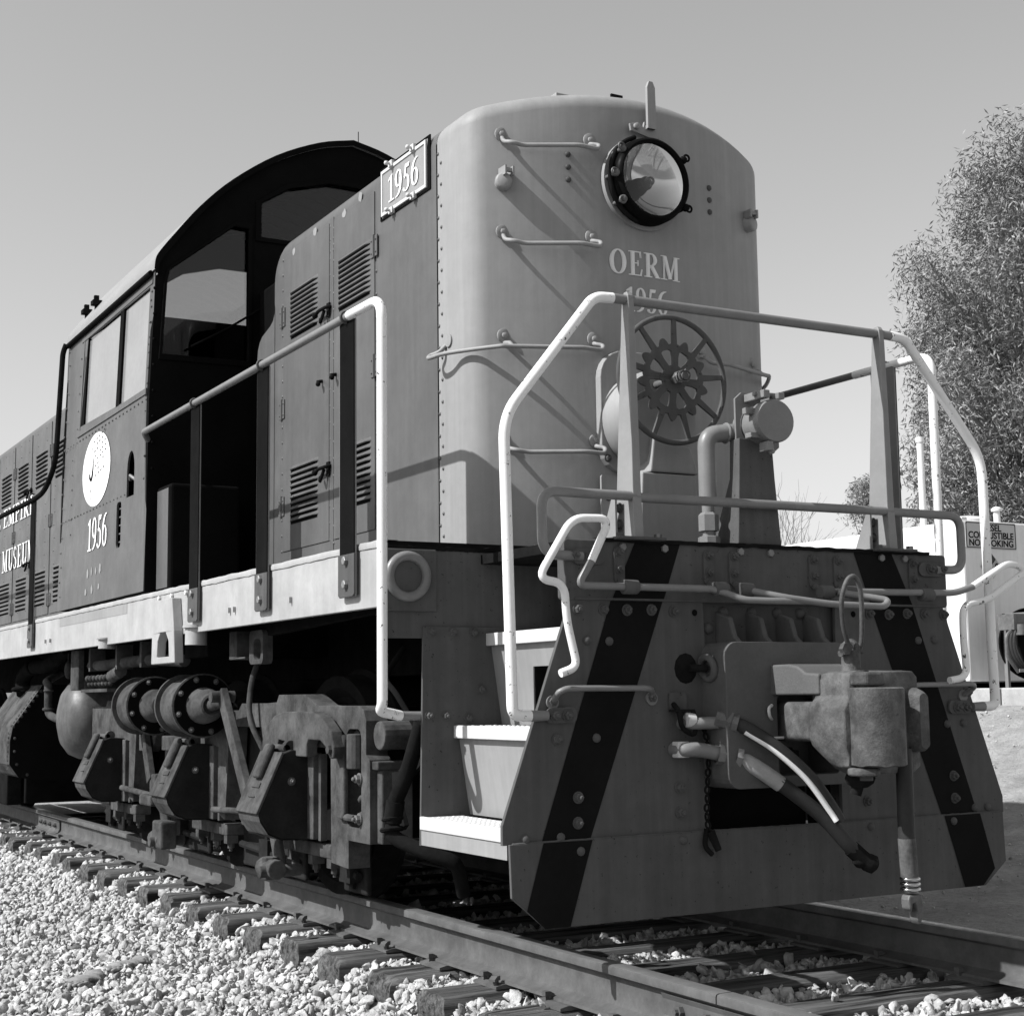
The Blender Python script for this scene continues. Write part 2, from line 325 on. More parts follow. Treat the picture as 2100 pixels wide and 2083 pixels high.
# ---- underframe, deck, sills
m = M().box(-1.25, 1.25, .70, 13, 1.455, DECK-.002).box(-.86, .86, .03, .70, 1.40, 1.436); m.build("deck_plate", DARK, LOCO)
m = M().box(-.42, .42, .12, 13, 1.0, 1.40).box(-.42, .42, 3.0, 4.2, .8, 1.0).box(-1.1, 1.1, 3.3, 3.7, 1.12, 1.42).box(-1.15, 1.15, .72, .80, 1.12, 1.42); m.build("underframe", DARK, LOCO, bevel=.006)
for s in (-1, 1):
    m = M(); y = np.linspace(.68, 13, 80)
    sill = M().box(min(s*SX, s*1.245), max(s*SX, s*1.245), .684, 13, 1.232, 1.458).build("side_sill", SILL, LOCO, bevel=.003)
    # ragged deck edge strip lying over the sill
    e = M(); n = 260; ys = np.linspace(.69, 13, n)
    top = [DECK+.004*noise.noise((yy*6, s*3, 0))+.003*noise.noise((yy*31, s, 1)) for yy in ys]
    bot = [1.458-.006*abs(noise.noise((yy*9, s, 5)))-.004*abs(noise.noise((yy*40, s, 7))) for yy in ys]
    vs = []
    for i, yy in enumerate(ys):
        o = s*(SX+.004+.003*noise.noise((yy*12, 2, s)))
        vs += [(o, yy, bot[i]), (o+s*.002, yy, (top[i]+bot[i])/2), (o-s*.002, yy, top[i]), (s*1.2, yy, top[i])]
    e.add(vs, [(i*4+k, (i+1)*4+k, (i+1)*4+k+1, i*4+k+1) for i in range(n-1) for k in range(3)])
    e.build("deck_edge", SILL, sill, 50)
    # stubs on the sill face
    st = M()
    for yy in (1.62, 2.35, 2.42, 6.2, 6.35): st.box(min(s*SX, s*(SX+.014)), max(s*SX, s*(SX+.014)), yy-.006, yy+.006, 1.30, 1.325)
    st.build("sill_stub", SILL, sill)
    # inner channel below the deck, rising to the front
    M().prism([(1.0, 1.30), (1.0, 1.235), (2.35, 1.19), (2.45, 1.19), (2.45, 1.30)], 'X', s*1.12, s*1.08).build("inner_channel", DARK, LOCO, bevel=.003)
# ---- corner end panels with push-pole pockets
for s in (-1, 1):
    p = M().prism([(s*SX, 1.115), (s*SX, 1.452), (s*.40, 1.44), (s*.40, 1.115)], 'Y', .68, .70).build("end_panel", PILOT, LOCO, bevel=.002)
    M().box(min(s*1.268, s*1.055), max(s*1.268, s*1.055), .668, .6799, 1.215, 1.450).build("pocket_pad", PILOT, p, bevel=.006)
    M().torus((s*1.178, .664, 1.345), (0, 1, 0), .077, .0185, 40, 14).build("pocket_ring", PIPE, p, 60)
    e = M(); xs = np.linspace(s*SX, s*.4, 90); vs = []
    for x in xs:
        a = 1.462+.006*noise.noise((x*25, 3, s)); vs += [(x, .676, a-.016+.005*noise.noise((x*60, 9, s))), (x, .672, a), (x, .72, a+.004)]
    e.add(vs, [(i*3+k, (i+1)*3+k, (i+1)*3+k+1, i*3+k+1) for i in range(89) for k in range(2)]); e.build("deck_lip", DARK, p, 60)
# ---- stairs
for s in (-1, 1):
    st = M()
    rp = M().prism([(s*1.128, .352), (s*1.112, 1.158), (s*.55, 1.158), (s*.55, .352)], 'Y', .672, .684).build("stair_back_plate", PILOT, LOCO, bevel=.0015)
    bolts(rp, [(s*x, .672, z) for x, z in ((1.077, 1.141), (.991, 1.138), (.899, 1.137), (1.089, .826), (1.019, .824), (.871, .922), (.925, .815))], BMP, scale=.9)
    T = [(1.128, .457), (.984, .787), (.842, 1.133)]
    for i, (x, z) in enumerate(T):
        xin = T[i+1][0]-.02 if i < 2 else .5
        tr = M().box(min(s*x, s*xin), max(s*x, s*xin), .018, .671, z-.035, z-.002).build("step_tread", WHITE, LOCO, bevel=.003)
        g = M()    # raised grip pattern
        for a in np.arange(.05, .64, .035):
            for b in np.arange(xin+.02, x-.02, .03): g.lathe([(.009, 0), (.006, .003), (0, .003)], (s*b, a+.012*((int(b*1000) // 30) % 2), z-.002), (0, 0, 1), 5)
        g.build("grip_studs", WHITE, tr)["kind"] = "stuff"
        # folded nosing
        M().box(min(s*(x+.004), s*(x-.012)), max(s*(x+.004), s*(x-.012)), .016, .673, z-.046, z+.0015).build("step_nosing", WHITE, tr, bevel=.003)
        if i == 0:
            M().prism([(s*1.126, .355), (s*1.112, .355), (s*1.112, .411), (s*1.126, .411)], 'Y', .018, .671).build("riser", NOSE, LOCO)
        else:
            zb = T[i-1][1]; xb = T[i-1][0]-.16
            xo = x-.014
            def rf(u, v, w, xo=xo, s=s, zb=zb, z=z): return (s*(xo+w+.05*(v-zb)/(z-zb)-.05), u, v)
            holes = [] if i == 1 else [[(.10, .842), (.41, .842), (.37, 1.002), (.10, 1.002)]]
            plate([(.02, zb), (.67, zb), (.67, z-.046), (.02, z-.046)], holes, .006, rf).build("riser", NOSE, LOCO)
# ---- pilot
ed = .0
left = [(-.872, 1.226), (-.311, 1.226), (-.306, 1.06), (-.31, .62), (-.31, .405), (-1.152, .405), (-1.152, .469)]
lower = [(-1.133, .408), (1.133, .408), (1.138, .215), (1.02, .127), (-.998, .127), (-1.127, .235)]
pilot = M().prism(lower, 'Y', -.014, -.001).build("pilot", PILOT, LOCO, bevel=.002)
for pq in (left, [(-x, z) for x, z in left]): M().prism(pq, 'Y', 0, .016).build("wing_plate", PILOT, pilot, bevel=.002)
# weld seam along the lower plate
e = M(); xs = np.linspace(-1.12, 1.12, 150); e.tube([(x, -.008, .409+.0025*noise.noise((x*40, 0, 0))) for x in xs], .0045, 6); e.build("weld_seam", PILOT, pilot, 60)
eb = M().prism(rrect(-.895, .895, 1.222, 1.433, .015), 'Y', -.004, .05).build("end_beam", PILOT, pilot, bevel=.004)
e = M(); xs = np.linspace(-.75, .80, 120); vs = []
for x in xs:
    a = 1.442+.005*noise.noise((x*20, 3, 1)); vs += [(x, -.012-.004*noise.noise((x*30, 1, 0)), a-.014), (x, -.016, a), (x, .05, a+.004)]
e.add(vs, [(i*3+k, (i+1)*3+k, (i+1)*3+k+1, i*3+k+1) for i in range(119) for k in range(2)]); e.build("deck_lip", DARK, pilot, 60)
for s in (-1, 1):
    for (a, b, y, z0, z1) in (((.604, .409), (.708, .489), -.0062, 1.4325, 1.2225), ((.710, .490), (1.004, .812), -.0022, 1.2215, .409), ((1.006, .812), (1.07, .902), -.0162, .4075, .128)):
        if z0 < .41: poly = [(s*1.005, .4075), (s*.812, .4075), (s*.905, .128), (s*1.004, .128), (s*1.072, .190)]
        else: poly = [(s*a[0], z0), (s*a[1], z0), (s*b[1], z1), (s*b[0], z1)]
        M().add([(x, y, z) for x, z in poly], [tuple(range(len(poly)))]).build("painted_stripe", STRIPE, pilot)
# strip under end beam
M().box(-.86, -.33, -.008, 0, 1.2235, 1.231).box(.36, .84, -.008, 0, 1.2235, 1.231).build("seam_strip", PILOT, pilot)
PB = [(-.845, 1.19), (-.741, 1.191), (-.643, 1.19), (-.539, 1.192), (-.443, 1.188), (-.938, .748), (-.858, .55), (-.861, .465), (-.437, .566), (-.437, .478), (.481, 1.193), (.579, 1.191), (.675, 1.196), (.768, 1.195), (.871, 1.194), (.883, .559), (.885, .472), (.433, .56), (.433, .48), (-.955, .874), (-.548, .882), (.98, .885)]
bolts(pilot, [(x, -.001, z) for x, z in PB], BMP)
bolts(pilot, [(x, -.001, z) for x, z in ((-.81, 1.082), (-.72, 1.08), (-1.067, .421), (-.93, .421), (.815, 1.093), (.729, 1.091), (.863, .762), (.951, .764), (-.78, .748), (.99, .43), (1.06, .43))]+[(x, -.014, z) for x, z in ((-.437, .385), (.433, .385), (.86, .385), (-.86, .372))], RM, name="rivet_head", scale=1.15)
M().lathe([(.012, 0), (0, 0)], (-.35, -.0018, 1.185), (0, -1, 0), 12).lathe([(.012, 0), (0, 0)], (.40, -.0018, 1.19), (0, -1, 0), 12).build("bolt_hole", BLACK, pilot)
# deck-edge bolts under the lip
bolts(pilot, [(x, -.005, 1.412) for x in (-.66, -.48, -.14, 0.0, .55, .67)], HM, scale=.9)
# lever hanger straps
for x in (-.676, -.288, -.173, .204, .326, .711):
    h = plate(rrect(x-.022, x+.022, 1.285, 1.412, .02), [], .008, XZ(-.009)).build("hanger_strap", PILOT, pilot, bevel=.002)
    bolts(h, [(x, -.013, 1.393), (x, -.013, 1.331)], BMP, scale=.85)
    M().tube([(x-.03, -.075, 1.266), (x+.03, -.075, 1.266)], .026, 12).tube([(x, -.013, 1.29), (x, -.06, 1.27)], .014, 8).build("hanger_eye", PILOT, h, 40, bevel=.004)
# ---- uncoupling levers
_ = fillet([(-.335, -.08, 1.266), (-.893, -.08, 1.266), (-.765, -.09, 1.497), (-.925, -.09, 1.492), (-1.052, -.09, 1.285), (-.962, -.09, 1.268), (-.925, -.09, 1.06), (-.915, -.09, .985), (-.99, -.09, .965)], .045, 6)
a = M().tube(fillet([(-.335, -.08, 1.266), (-.893, -.08, 1.266), (-.838, -.085, 1.35)], .035), .0135, 10).build("uncoupling_lever", PIPE, LOCO, 50)
hp = fillet([(-.838, -.085, 1.35), (-.762, -.09, 1.50), (-.915, -.09, 1.495), (-1.055, -.09, 1.283), (-.95, -.09, 1.272), (-.945, -.09, 1.15), (-.905, -.09, .99), (-.972, -.09, .968)], .05, 7)
M().tube(hp, .0142, 10).build("lever_handle", WHITECHIP, a, 50)
c1 = M().tube(fillet([(-.335, -.08, 1.266), (-.27, -.095, 1.25), (-.225, -.13, 1.225), (-.10, -.16, 1.222), (.05, -.17, 1.222)], .03), .0125, 10).build("lever_crank", PIPE, a, 50)
c2 = M().tube(fillet([(-.17, -.08, 1.266), (-.06, -.16, 1.235), (.12, -.2, 1.212), (.36, -.22, 1.206), (.40, -.2, 1.232), (.24, -.1, 1.265)], .04), .013, 10).build("lever_crank", PIPE, a, 50)
b = M().tube(fillet([(.18, -.08, 1.268), (.86, -.08, 1.276), (.955, -.085, 1.303)], .04), .0135, 10).build("uncoupling_lever", PIPE, LOCO, 50)
hp = fillet([(.955, -.085, 1.303), (1.16, -.09, 1.408), (1.262, -.09, 1.378), (1.03, -.09, 1.252), (.89, -.09, 1.23), (.885, -.09, 1.1), (.895, -.09, .945), (.80, -.09, .932)], .05, 7)
M().tube(hp, .0142, 10).build("lever_handle", WHITECHIP, b, 50)
M().box(.22, .30, -.12, -.08, 1.225, 1.245).build("lever_stop", PILOT, b)
# ---- lower grab bars on the pilot
for s in (-1, 1):
    g = M().tube(fillet([(s*.955, -.012, .875), (s*.965, -.06, .905), (s*.94, -.075, .918), (s*.60, -.075, .916), (s*.555, -.02, .90), (s*.55, -.012, .885)], .03), .0105, 8)
    g.lathe([(.024, 0), (.024, .008), (0, .008)], (s*.955, 0, .872), (0, -1, 0), 14).lathe([(.024, 0), (.024, .008), (0, .008)], (s*.548, 0, .880), (0, -1, 0), 14)
    g.build("pilot_grab_iron", PIPE, LOCO, 50)
# ---- front handrails
TOPZ = 2.316
for s in (-1, 1):
    x = s*.60
    p = M(); vs = []
    for z, y0, y1, hw in ((1.436, -.03, .10, .020), (1.62, -.02, .085, .018), (2.28, -.012, .036, .013), (2.33, -.008, .03, .012), (2.345, .002, .02, .011)):
        vs += [(x-hw, y0, z), (x+hw, y0, z), (x+hw, y1, z), (x-hw, y1, z)]
    p.add(vs, [(i*4+k, i*4+(k+1) % 4, (i+1)*4+(k+1) % 4, (i+1)*4+k) for i in range(4) for k in range(4)]+[(3, 2, 1, 0), (16, 17, 18, 19)])
    po = p.build("handrail_post", POSTM, LOCO, bevel=.003)
    M().box(x-.10, x+.10, -.055, .12, 1.436, 1.447).build("post_base", PILOT, po, bevel=.003)
    M().prism([(.04, 1.447), (.13, 1.447), (.13, 1.46), (.06, 1.60), (.04, 1.60)], 'X', x-.055, x-.047).build("post_gusset", POSTM, po)
    bolts(po, [(x-.022, .06, 1.50), (x-.022, .06, 1.56)], BMP, 'X', scale=.9)
    for dx in (-.085, .075): M().lathe([(.014, 0), (.014, .012), (0, .012)], (x+dx, -.035, 1.447), (0, 0, 1), 6).build("base_bolt", PILOT, po)
hr = M().tube([(-.61, .012, TOPZ), (.61, .012, TOPZ)], .0185, 14).build("front_handrail", PIPE, LOCO, 60)
for s in (-1, 1):
    M().tube(fillet([(s*.61, .012, TOPZ), (s*.665, .012, TOPZ)], .02), .0182, 14).build("rail_sleeve", PIPE, hr, 60)
    wp = fillet([(s*.665, .012, TOPZ), (s*.745, .012, TOPZ-.004), (s*1.128, .0, 1.845), (s*1.118, -.018, .83), (s*1.05, -.018, .828)], .085, 8)
    M().tube(wp, .0195, 14).build("corner_grab_rail", WHITECHIP, hr, 60)
    M().tube([(s*1.05, -.018, .828), (s*.985, -.02, .828)], [.0195, .017], 12).build("rail_end", PIPE, hr, 60)
    lg = M(); lg.add(*plate(rrect(min(s*.865, s*.985), max(s*.865, s*.985), .802, .854, .02), [], .01, XZ(-.0135)).__dict__.values()); l2 = lg.build("rail_lug", PILOT, hr, bevel=.002)
    bolts(l2, [(s*.954, -.0185, .827), (s*.905, -.0185, .827)], BMP)
mr = M().tube([(-.60, -.005, 1.592), (.60, -.005, 1.598)], .0175, 12).build("middle_handrail", PIPE, LOCO, 60)
for s in (-1, 1):
    M().tube(fillet([(s*.60, -.005, 1.596), (s*.985, -.005, 1.596), (s*.985, -.005, 1.377), (s*.83, -.01, 1.372)], .06, 7), .0175, 12).build("rail_loop", PIPE, mr, 60)
    l2 = plate(rrect(min(s*.74, s*.87), max(s*.74, s*.87), 1.345, 1.40, .025), [], .01, XZ(-.0105)).build("rail_lug", PILOT, mr, bevel=.002)
    bolts(l2, [(s*.862, -.0155, 1.376), (s*.798, -.0155, 1.376)], BMP)
# ---- side handrails
def stanchion(s, yc, SZ=2.39):
    prof = [(yc-.070, 1.45), (yc+.070, 1.45), (yc+.070, SZ-.02), (yc+.05, SZ+.004), (yc-.05, SZ+.004), (yc-.070, SZ-.02)]
    back = [(yc-.070, 1.283), (yc+.085, 1.283), (yc+.085, SZ-.02), (yc+.06, SZ+.014), (yc-.04, SZ+.014), (yc-.070, SZ-.02)]
    so_ = M().prism(back, 'X', s*1.286, s*1.2935).build("handrail_stanchion", PIPE, LOCO, bevel=.0015)
    M().prism(prof, 'X', s*1.2936, s*1.2985).build("stanchion_face", BLACK, so_, bevel=.001)
    M().prism([(yc-.075, 1.292), (yc-.058, 1.283), (yc+.070, 1.283), (yc+.084, 1.292), (yc+.084, 1.4495), (yc-.075, 1.4495)], 'X', s*1.2936, s*1.3005).build("stanchion_foot", PILOT, so_, bevel=.002)
    M().torus((s*1.302, yc, SZ), (0, 1, 0), .022, .006, 16, 6).build("rail_clip", PILOT, so_, 50)
    M().box(min(s*1.2745, s*1.2855), max(s*1.2745, s*1.2855), yc-.06, yc+.07, 1.29, 1.455).build("spacer", PILOT, so_)
    bolts(so_, [(s*1.301, yc, 1.424), (s*1.301, yc, 1.332)], HM, 'X' if s < 0 else 'x', name="bolt_head", scale=1.1)
for s in (-1, 1):
    x = s*1.302; SZ = 2.39
    r = M().tube(fillet([(s*1.26, 3.93, 2.36), (x, 3.86, SZ), (x, .93, SZ)], .03), .0175, 12).build("side_handrail", PIPE, LOCO, 60)
    yg = .62 if s < 0 else .43
    gp = fillet([(x, .93, SZ), (x, yg, SZ-.002), (x, yg+.005, .87), (s*1.296, yg+.04, .846), (s*1.20, .69, .828)], .085, 8)
    M().tube(gp, .0195, 14).build("corner_grab_rail", WHITECHIP, r, 60)
    M().tube(fillet([(s*1.20, .69, .828), (s*1.14, .694, .826), (s*1.05, .694, .826)], .02), [.019]*8+[.012] if False else .017, 12).build("rail_end", PIPE, r, 60)
    for yc in ((.965, 1.932, 2.925) if s < 0 else (.72, 1.80, 2.925)): stanchion(s, yc)
# ---- nose and hood shell
RF, AN = 1.63, math.radians(25.2); RC = (HX-RF*math.sin(AN))/(1-math.sin(AN)); NY = .74
def nose_plan():
    P = []
    for k in range(19):
        a = -AN+2*AN*k/18; P.append((RF*math.sin(a), NY+RF*(1-math.cos(a)), a))
    xa = RF*math.sin(AN); ya = NY+RF*(1-math.cos(AN)); cx = xa-RC*math.sin(AN); cy = ya+RC*math.cos(AN); Rr = []
    for k in range(1, 15):
        a = AN+(PI/2-AN)*k/14; Rr.append((cx+RC*math.sin(a), cy-RC*math.cos(a), a))
    P = [(-x, y, -a) for x, y, a in reversed(Rr)]+P+Rr
    return [(-HX, 1.212, -PI/2)]+P+[(HX, 1.212, PI/2)]
PL = nose_plan()
def ny(x):
    for i in range(len(PL)-1):
        if PL[i][0] <= x <= PL[i+1][0] and PL[i+1][0] > PL[i][0]+1e-9:
            t = (x-PL[i][0])/(PL[i+1][0]-PL[i][0]); return PL[i][1]*(1-t)+PL[i+1][1]*t
    return 1.1
def zroof(x): return 3.464-.118*min(1, abs(x)/HX)**2
ER = .075
def shell_rows(plan, z0):
    rows = []
    for x, y, a in plan:
        n = (math.sin(a), -math.cos(a)); col = [(x, y, z) for z in (z0, z0+.5, z0+1.0, zroof(x)-ER-.25, zroof(x)-ER)]
        for k in range(1, 9):
            th = PI/2*k/8; d = ER*(1-math.cos(th)); px, py = x-n[0]*d, y-n[1]*d; col.append((px, py, zroof(px)-ER+ER*math.sin(th)))
        rows.append(col)
    return rows
rows = shell_rows(PL, 1.47); n = len(rows[0]); m = M(); m.add([p for r in rows for p in r], [(i*n+k, (i+1)*n+k, (i+1)*n+k+1, i*n+k+1) for i in range(len(rows)-1) for k in range(n-1)])
top = [r[-1] for r in rows]; half = len(top)//2
tv = []; tf = []
for i in range(half):
    A, B = top[i], top[-1-i]
    for k in range(9):
        t = k/8; x = A[0]+(B[0]-A[0])*t; y = A[1]; tv.append((x, y, zroof(x)))
tf = [(i*9+k, (i+1)*9+k, (i+1)*9+k+1, i*9+k+1) for i in range(half-1) for k in range(8)]; m.add(tv, tf)
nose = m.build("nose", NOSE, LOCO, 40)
# hood body: Y 1.2 .. 3.2 full section, side sheet notched at the rear
def section(y, z0=1.47, xs=HX):
    c = [(-xs, z0), (-xs, zroof(HX)-ER)]
    for k in range(1, 9): th = PI/2*k/8; d = ER*(1-math.cos(th)); px = -xs+d; c.append((px, zroof(px)-ER+ER*math.sin(th)))
    for k in range(1, 9): px = (-xs+ER)*(1-k/8); c.append((px, zroof(px)))
    c2 = [(-x, z) for x, z in reversed(c[:-1])]
    return [(x, y, z) for x, z in c+c2]
hood = M(); ysl = [1.2, 1.9, 2.6, 3.06]; secs = [section(y) for y in ysl]; q = len(secs[0])
hood.add([p for r in secs for p in r], [(i*q+k, i*q+k+1, (i+1)*q+k+1, (i+1)*q+k) for i in range(3) for k in range(q-1)])
# rounded rear corner of the roof, then the lower part running on to the cab with a notch
rc = .14; base = section(3.06); vs = []
for k in range(7):
    th = PI/2*k/6; y = 3.06+rc*math.sin(th); dz = rc*(1-math.cos(th)); sc = 1-(.03*(1-math.cos(th)))
    vs += [(x*1.0, y, min(z, max(1.47, z if z < 3.1 else z-dz*min(1, max(0, (z-3.0)/.2))))) for x, _, z in base]
hood.add(vs, [(i*q+k, i*q+k+1, (i+1)*q+k+1, (i+1)*q+k) for i in range(6) for k in range(q-1)])
hood = hood.build("hood", HOOD, LOCO, 40)
for s in (-1, 1):
    pr = [(3.19, 1.47), (3.47, 1.47), (3.475, 2.78)]+[(3.475-.12+.12*math.cos(a), 2.78+.12*math.sin(a)) for a in (.4, .8, 1.2)]+[(3.30-.1*math.sin(b), 2.98-.08*math.cos(b)+.02) for b in (.3, .8, 1.3)]+[(3.2, 3.05), (3.19, 3.0)]
    M().prism(pr, 'X', s*HX, s*(HX-.02)).build("hood_side_sheet", HOOD, hood, bevel=.002)
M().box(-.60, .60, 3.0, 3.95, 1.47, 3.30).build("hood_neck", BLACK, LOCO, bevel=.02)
# rivet rows on hood side and nose joint
pts = [(-HX, 1.165+(.028 if k % 2 else 0), 1.56+k*.0475) for k in range(36)]
R1 = rivets(pts, (-1, 0, 0), .0085); R1.v += []
pts = [(-HX, yy, 1.56+k*.083+(.02 if yy > 2.4 else 0)) for yy in (2.405, 2.36, 3.07) for k in range(21)]
pts += [(-HX, 1.845, z) for z in np.arange(1.66, 3.05, .11)]
for yy in (2.40, 2.365): pts += [(-HX, yy, 3.17), (-HX, yy, 3.11)]
o = rivets(pts, (-1, 0, 0), .0085); o.add(R1.v, R1.f); tag(o.build("rivets", HOOD, hood, 40), kind="stuff")
# louvre and door builder on the left hood side
def louver_mesh(L, mname):
    h = .0135; o_ = .017; m = M(); n = 10; vs = []
    for i in range(n+1):
        t = i/n; y = (t-.5)*L; k = min(1, min(t, 1-t)*L/.03); k = math.sin(k*PI/2)
        vs += [(.001, y, h), (-o_*k*.55, y, h*.35), (-o_*k, y, -h*.55), (-o_*k*.9, y, -h*.62), (.001, y, -h*.62 if k > .5 else -h*.62)]
    m.add(vs, [(i*5+k, (i+1)*5+k, (i+1)*5+k+1, i*5+k+1) for i in range(n) for k in range(4)])
    return m
LV = {}
def louver_bank(parent, x, y0, y1, z0, z1, cnt, s=-1, mat=HOOD, gap=True):
    L = round(y1-y0, 3)
    if L not in LV: LV[L] = louver_mesh(L, "louver").mesh("louver", mat, 60)
    dz = (z1-z0)/cnt
    for k in range(cnt):
        zc = z1-dz*(k+.5)
        o = put("louver", LV[L], parent, loc=(x, (y0+y1)/2, zc), rot=(0, 0, 0 if s < 0 else PI))
    g = M()
    for k in range(cnt):
        zc = z1-dz*(k+.5)-.0165
        g.box(min(x, x+s*.0012), max(x, x+s*.0012), y0+.012, y1-.012, zc-.0055, zc+.0085)
    g.build("louver_slots", BLACK, parent)
def hinge(parent, x, y, z, s=-1, h=.10):
    m = M().box(min(x, x+s*.006), max(x, x+s*.006), y-.038, y-.012, z-h/2, z+h/2).box(min(x, x+s*.006), max(x, x+s*.006), y+.012, y+.038, z-h/2, z+h/2).tube([(x+s*.006, y, z-h/2-.005), (x+s*.006, y, z+h/2+.005)], .0085, 8)
    for dz in (-h*.3, h*.3):
        for dy in (-.025, .025): m.lathe([(.007, 0), (.004, .004), (0, .005)], (x+s*.006, y+dy, z+dz), (s, 0, 0), 6)
    m.build("hinge", HOOD, parent, 40)
def latch(parent, x, y, z, s=-1):
    m = M().tube(fillet([(x, y-.055, z+.03), (x+s*.03, y-.05, z+.02), (x+s*.035, y+.02, z+.018), (x+s*.03, y+.075, z+.01)], .02), .009, 8).ball((x+s*.03, y+.08, z+.008), .016, 5).tube(fillet([(x+s*.02, y-.02, z+.015), (x+s*.035, y, z-.05), (x+s*.02, y+.03, z-.02)], .02), .009, 8).box(min(x, x+s*.008), max(x, x+s*.008), y-.05, y-.015, z-.02, z+.05)
    m.build("latch", DARK, parent, 50)
def door(y0, y1, z0, z1, banks, cnt, x=-HX-.005, s=-1, hside=None, hz=(), lz=()):
    d = M().box(min(x, x-s*.004), max(x, x-s*.004), y0, y1, z0, z1).build("access_door", HOOD, LOCO, bevel=.0015)
    for (a, b, c, e) in banks: louver_bank(d, x, a, b, c, e, cnt, s)
    for z in hz: hinge(d, x, hside, z, s)
    for z in lz: latch(d, x, (y0 if hside and hside > (y0+y1)/2 else y0)+.03, z, s)
    return d
d1 = door(2.415, 3.055, 1.66, 3.26, [(2.56, 2.95, 2.785, 3.04), (2.55, 2.94, 1.80, 2.10)], 10, hside=3.06, hz=(2.92, 2.42, 1.90), lz=(2.80, 2.0))
d2 = door(1.86, 2.352, 1.66, 3.26, [(1.90, 2.295, 2.785, 3.04), (1.90, 2.25, 1.80, 2.10)], 10, hside=1.855, hz=(2.99, 2.42))
for y in (2.50, 2.32): M().tube([(-HX-.005, y, 2.47), (-HX-.03, y, 2.465), (-HX-.032, y-.015, 2.45)], .009, 8).ball((-HX-.034, y-.015, 2.45), .013, 5).build("door_pin", DARK, d1, 50)
M().box(-HX-.0035, -HX, 2.36, 2.41, 1.5, 3.28).build("door_post", HOOD, LOCO, bevel=.001)
# paint scars on the hood side
for (y, z, a, b) in ((2.90, 3.275, .026, .022), (2.60, 3.30, .03, .026), (2.22, 3.285, .03, .024), (2.02, 3.31, .026, .03)):
    pts = [(y+a*math.cos(t)*(.8+.4*noise.noise((math.cos(t)*2, math.sin(t)*2, y*9))), min(3.285, z-.03)+b*math.sin(t)*(.8+.4*noise.noise((math.cos(t)*2, math.sin(t)*2, y*5)))) for t in np.linspace(0, 2*PI, 14, endpoint=False)]
    M().add([(-HX-.0062, p[0], p[1]) for p in pts], [tuple(range(14))]).build("paint_scar", NOSE, hood)
# number board
nb = M(); X0 = -HX-.004
nbo = plate([(1.30, 3.108), (1.765, 3.108), (1.765, 3.319), (1.30, 3.319)], [], .006, YZ(X0)).build("number_board", NOSE, LOCO)
plate([(1.295, 3.105), (1.77, 3.105), (1.77, 3.322), (1.295, 3.322)], [[(1.309, 3.121), (1.756, 3.121), (1.756, 3.306), (1.309, 3.306)]], .010, YZ(X0-.003)).build("board_frame", WHITE, nbo, bevel=.002)
plate([(1.262, 3.09), (1.79, 3.09), (1.79, 3.336), (1.262, 3.336)], [[(1.284, 3.098), (1.78, 3.098), (1.78, 3.329), (1.284, 3.329)]], .006, YZ(-HX-.002)).build("board_recess", BLACK, nbo)
lettering("board_number", nbo, LETTER, "1956", .125, 1.12, lambda u, v, d: (X0-.003-d, 1.53-u, 3.15+v))
for y, z in ((1.42, 3.103), (1.65, 3.103), (1.42, 3.324), (1.65, 3.324)):
    M().box(X0-.016, X0, y-.02, y+.02, z-.014, z+.014).tube([(X0-.016, y, z), (X0-.034, y, z)], .007, 8).ball((X0-.034, y, z), .011, 4).build("board_clip", WHITE, nbo, 50)
# ---- nose fittings
def iron(parent_name, z, xl, xr, wrap=False, s=1):
    yl, yr = ny(xl), ny(xr); o = .075; m = M()
    for x, y in ((xl, yl), (xr, yr)):
        m.lathe([(.031, 0), (.031, .006), (.026, .009), (0, .009)], (s*x, y+.002, z+.03), (0, -1, 0), 16)
        m.lathe([(.014, .009), (.013, .017), (.006, .021), (0, .021)], (s*x, y+.002, z+.03), (0, -1, 0), 8)
    pl = [(s*xl, yl-.004, z+.02), (s*(xl-.005), yl-.03, z-.012), (s*(xl+.01), yl-o, z-.025), (s*(xl+.06), yl-o+.0, z-.03)]
    pr = [(s*(xr-.10), yr-o, z-.03), (s*(xr-.005), yr-o, z-.032), (s*(xr+.012), yr-o*.8, z-.008), (s*(xr-.015), yr-.03, z+.003), (s*xr, yr-.002, z+.012)]
    if not wrap: m.tube(fillet(pl+pr, .022, 5), .0095, 8)
    else:
        m.tube([(s*xl, yl, z+.0), (s*xl, yl-.05, z-.01), (s*xl, yl-o, z-.03)], .0095, 8)
        xa = -HX; pth = [(s*(xa), 1.13, z+.03), (s*(xa-.03), 1.14, z+.0), (s*(xa-.055), 1.17, z-.012), (s*(xa-.075), 1.135, z-.03), (s*(xa-.05), 1.02, z-.03), (s*(xl-.06), yl-.045, z-.03), (s*xl, yl-o-.005, z-.03)]
        m.tube(spline(fillet(pth, .02, 3)[0:1]+[Vector(p) for p in pth[1:]]+[Vector(p) for p in pr[:1]], 5)+fillet(pr, .022, 5)[1:], .0095, 8)
        m.lathe([(.028, 0), (.028, .007), (0, .008)], (s*xa, 1.10, z+.045), (-s, 0, 0), 14)
    m.build("grab_iron", NOSE, LOCO, 50)
for z in (3.195, 2.775, 1.905): iron("g", z, -.64, -.272)
iron("g", 2.335, -.64, -.272, True); iron("g", 2.335, -.64, -.272, True, -1)
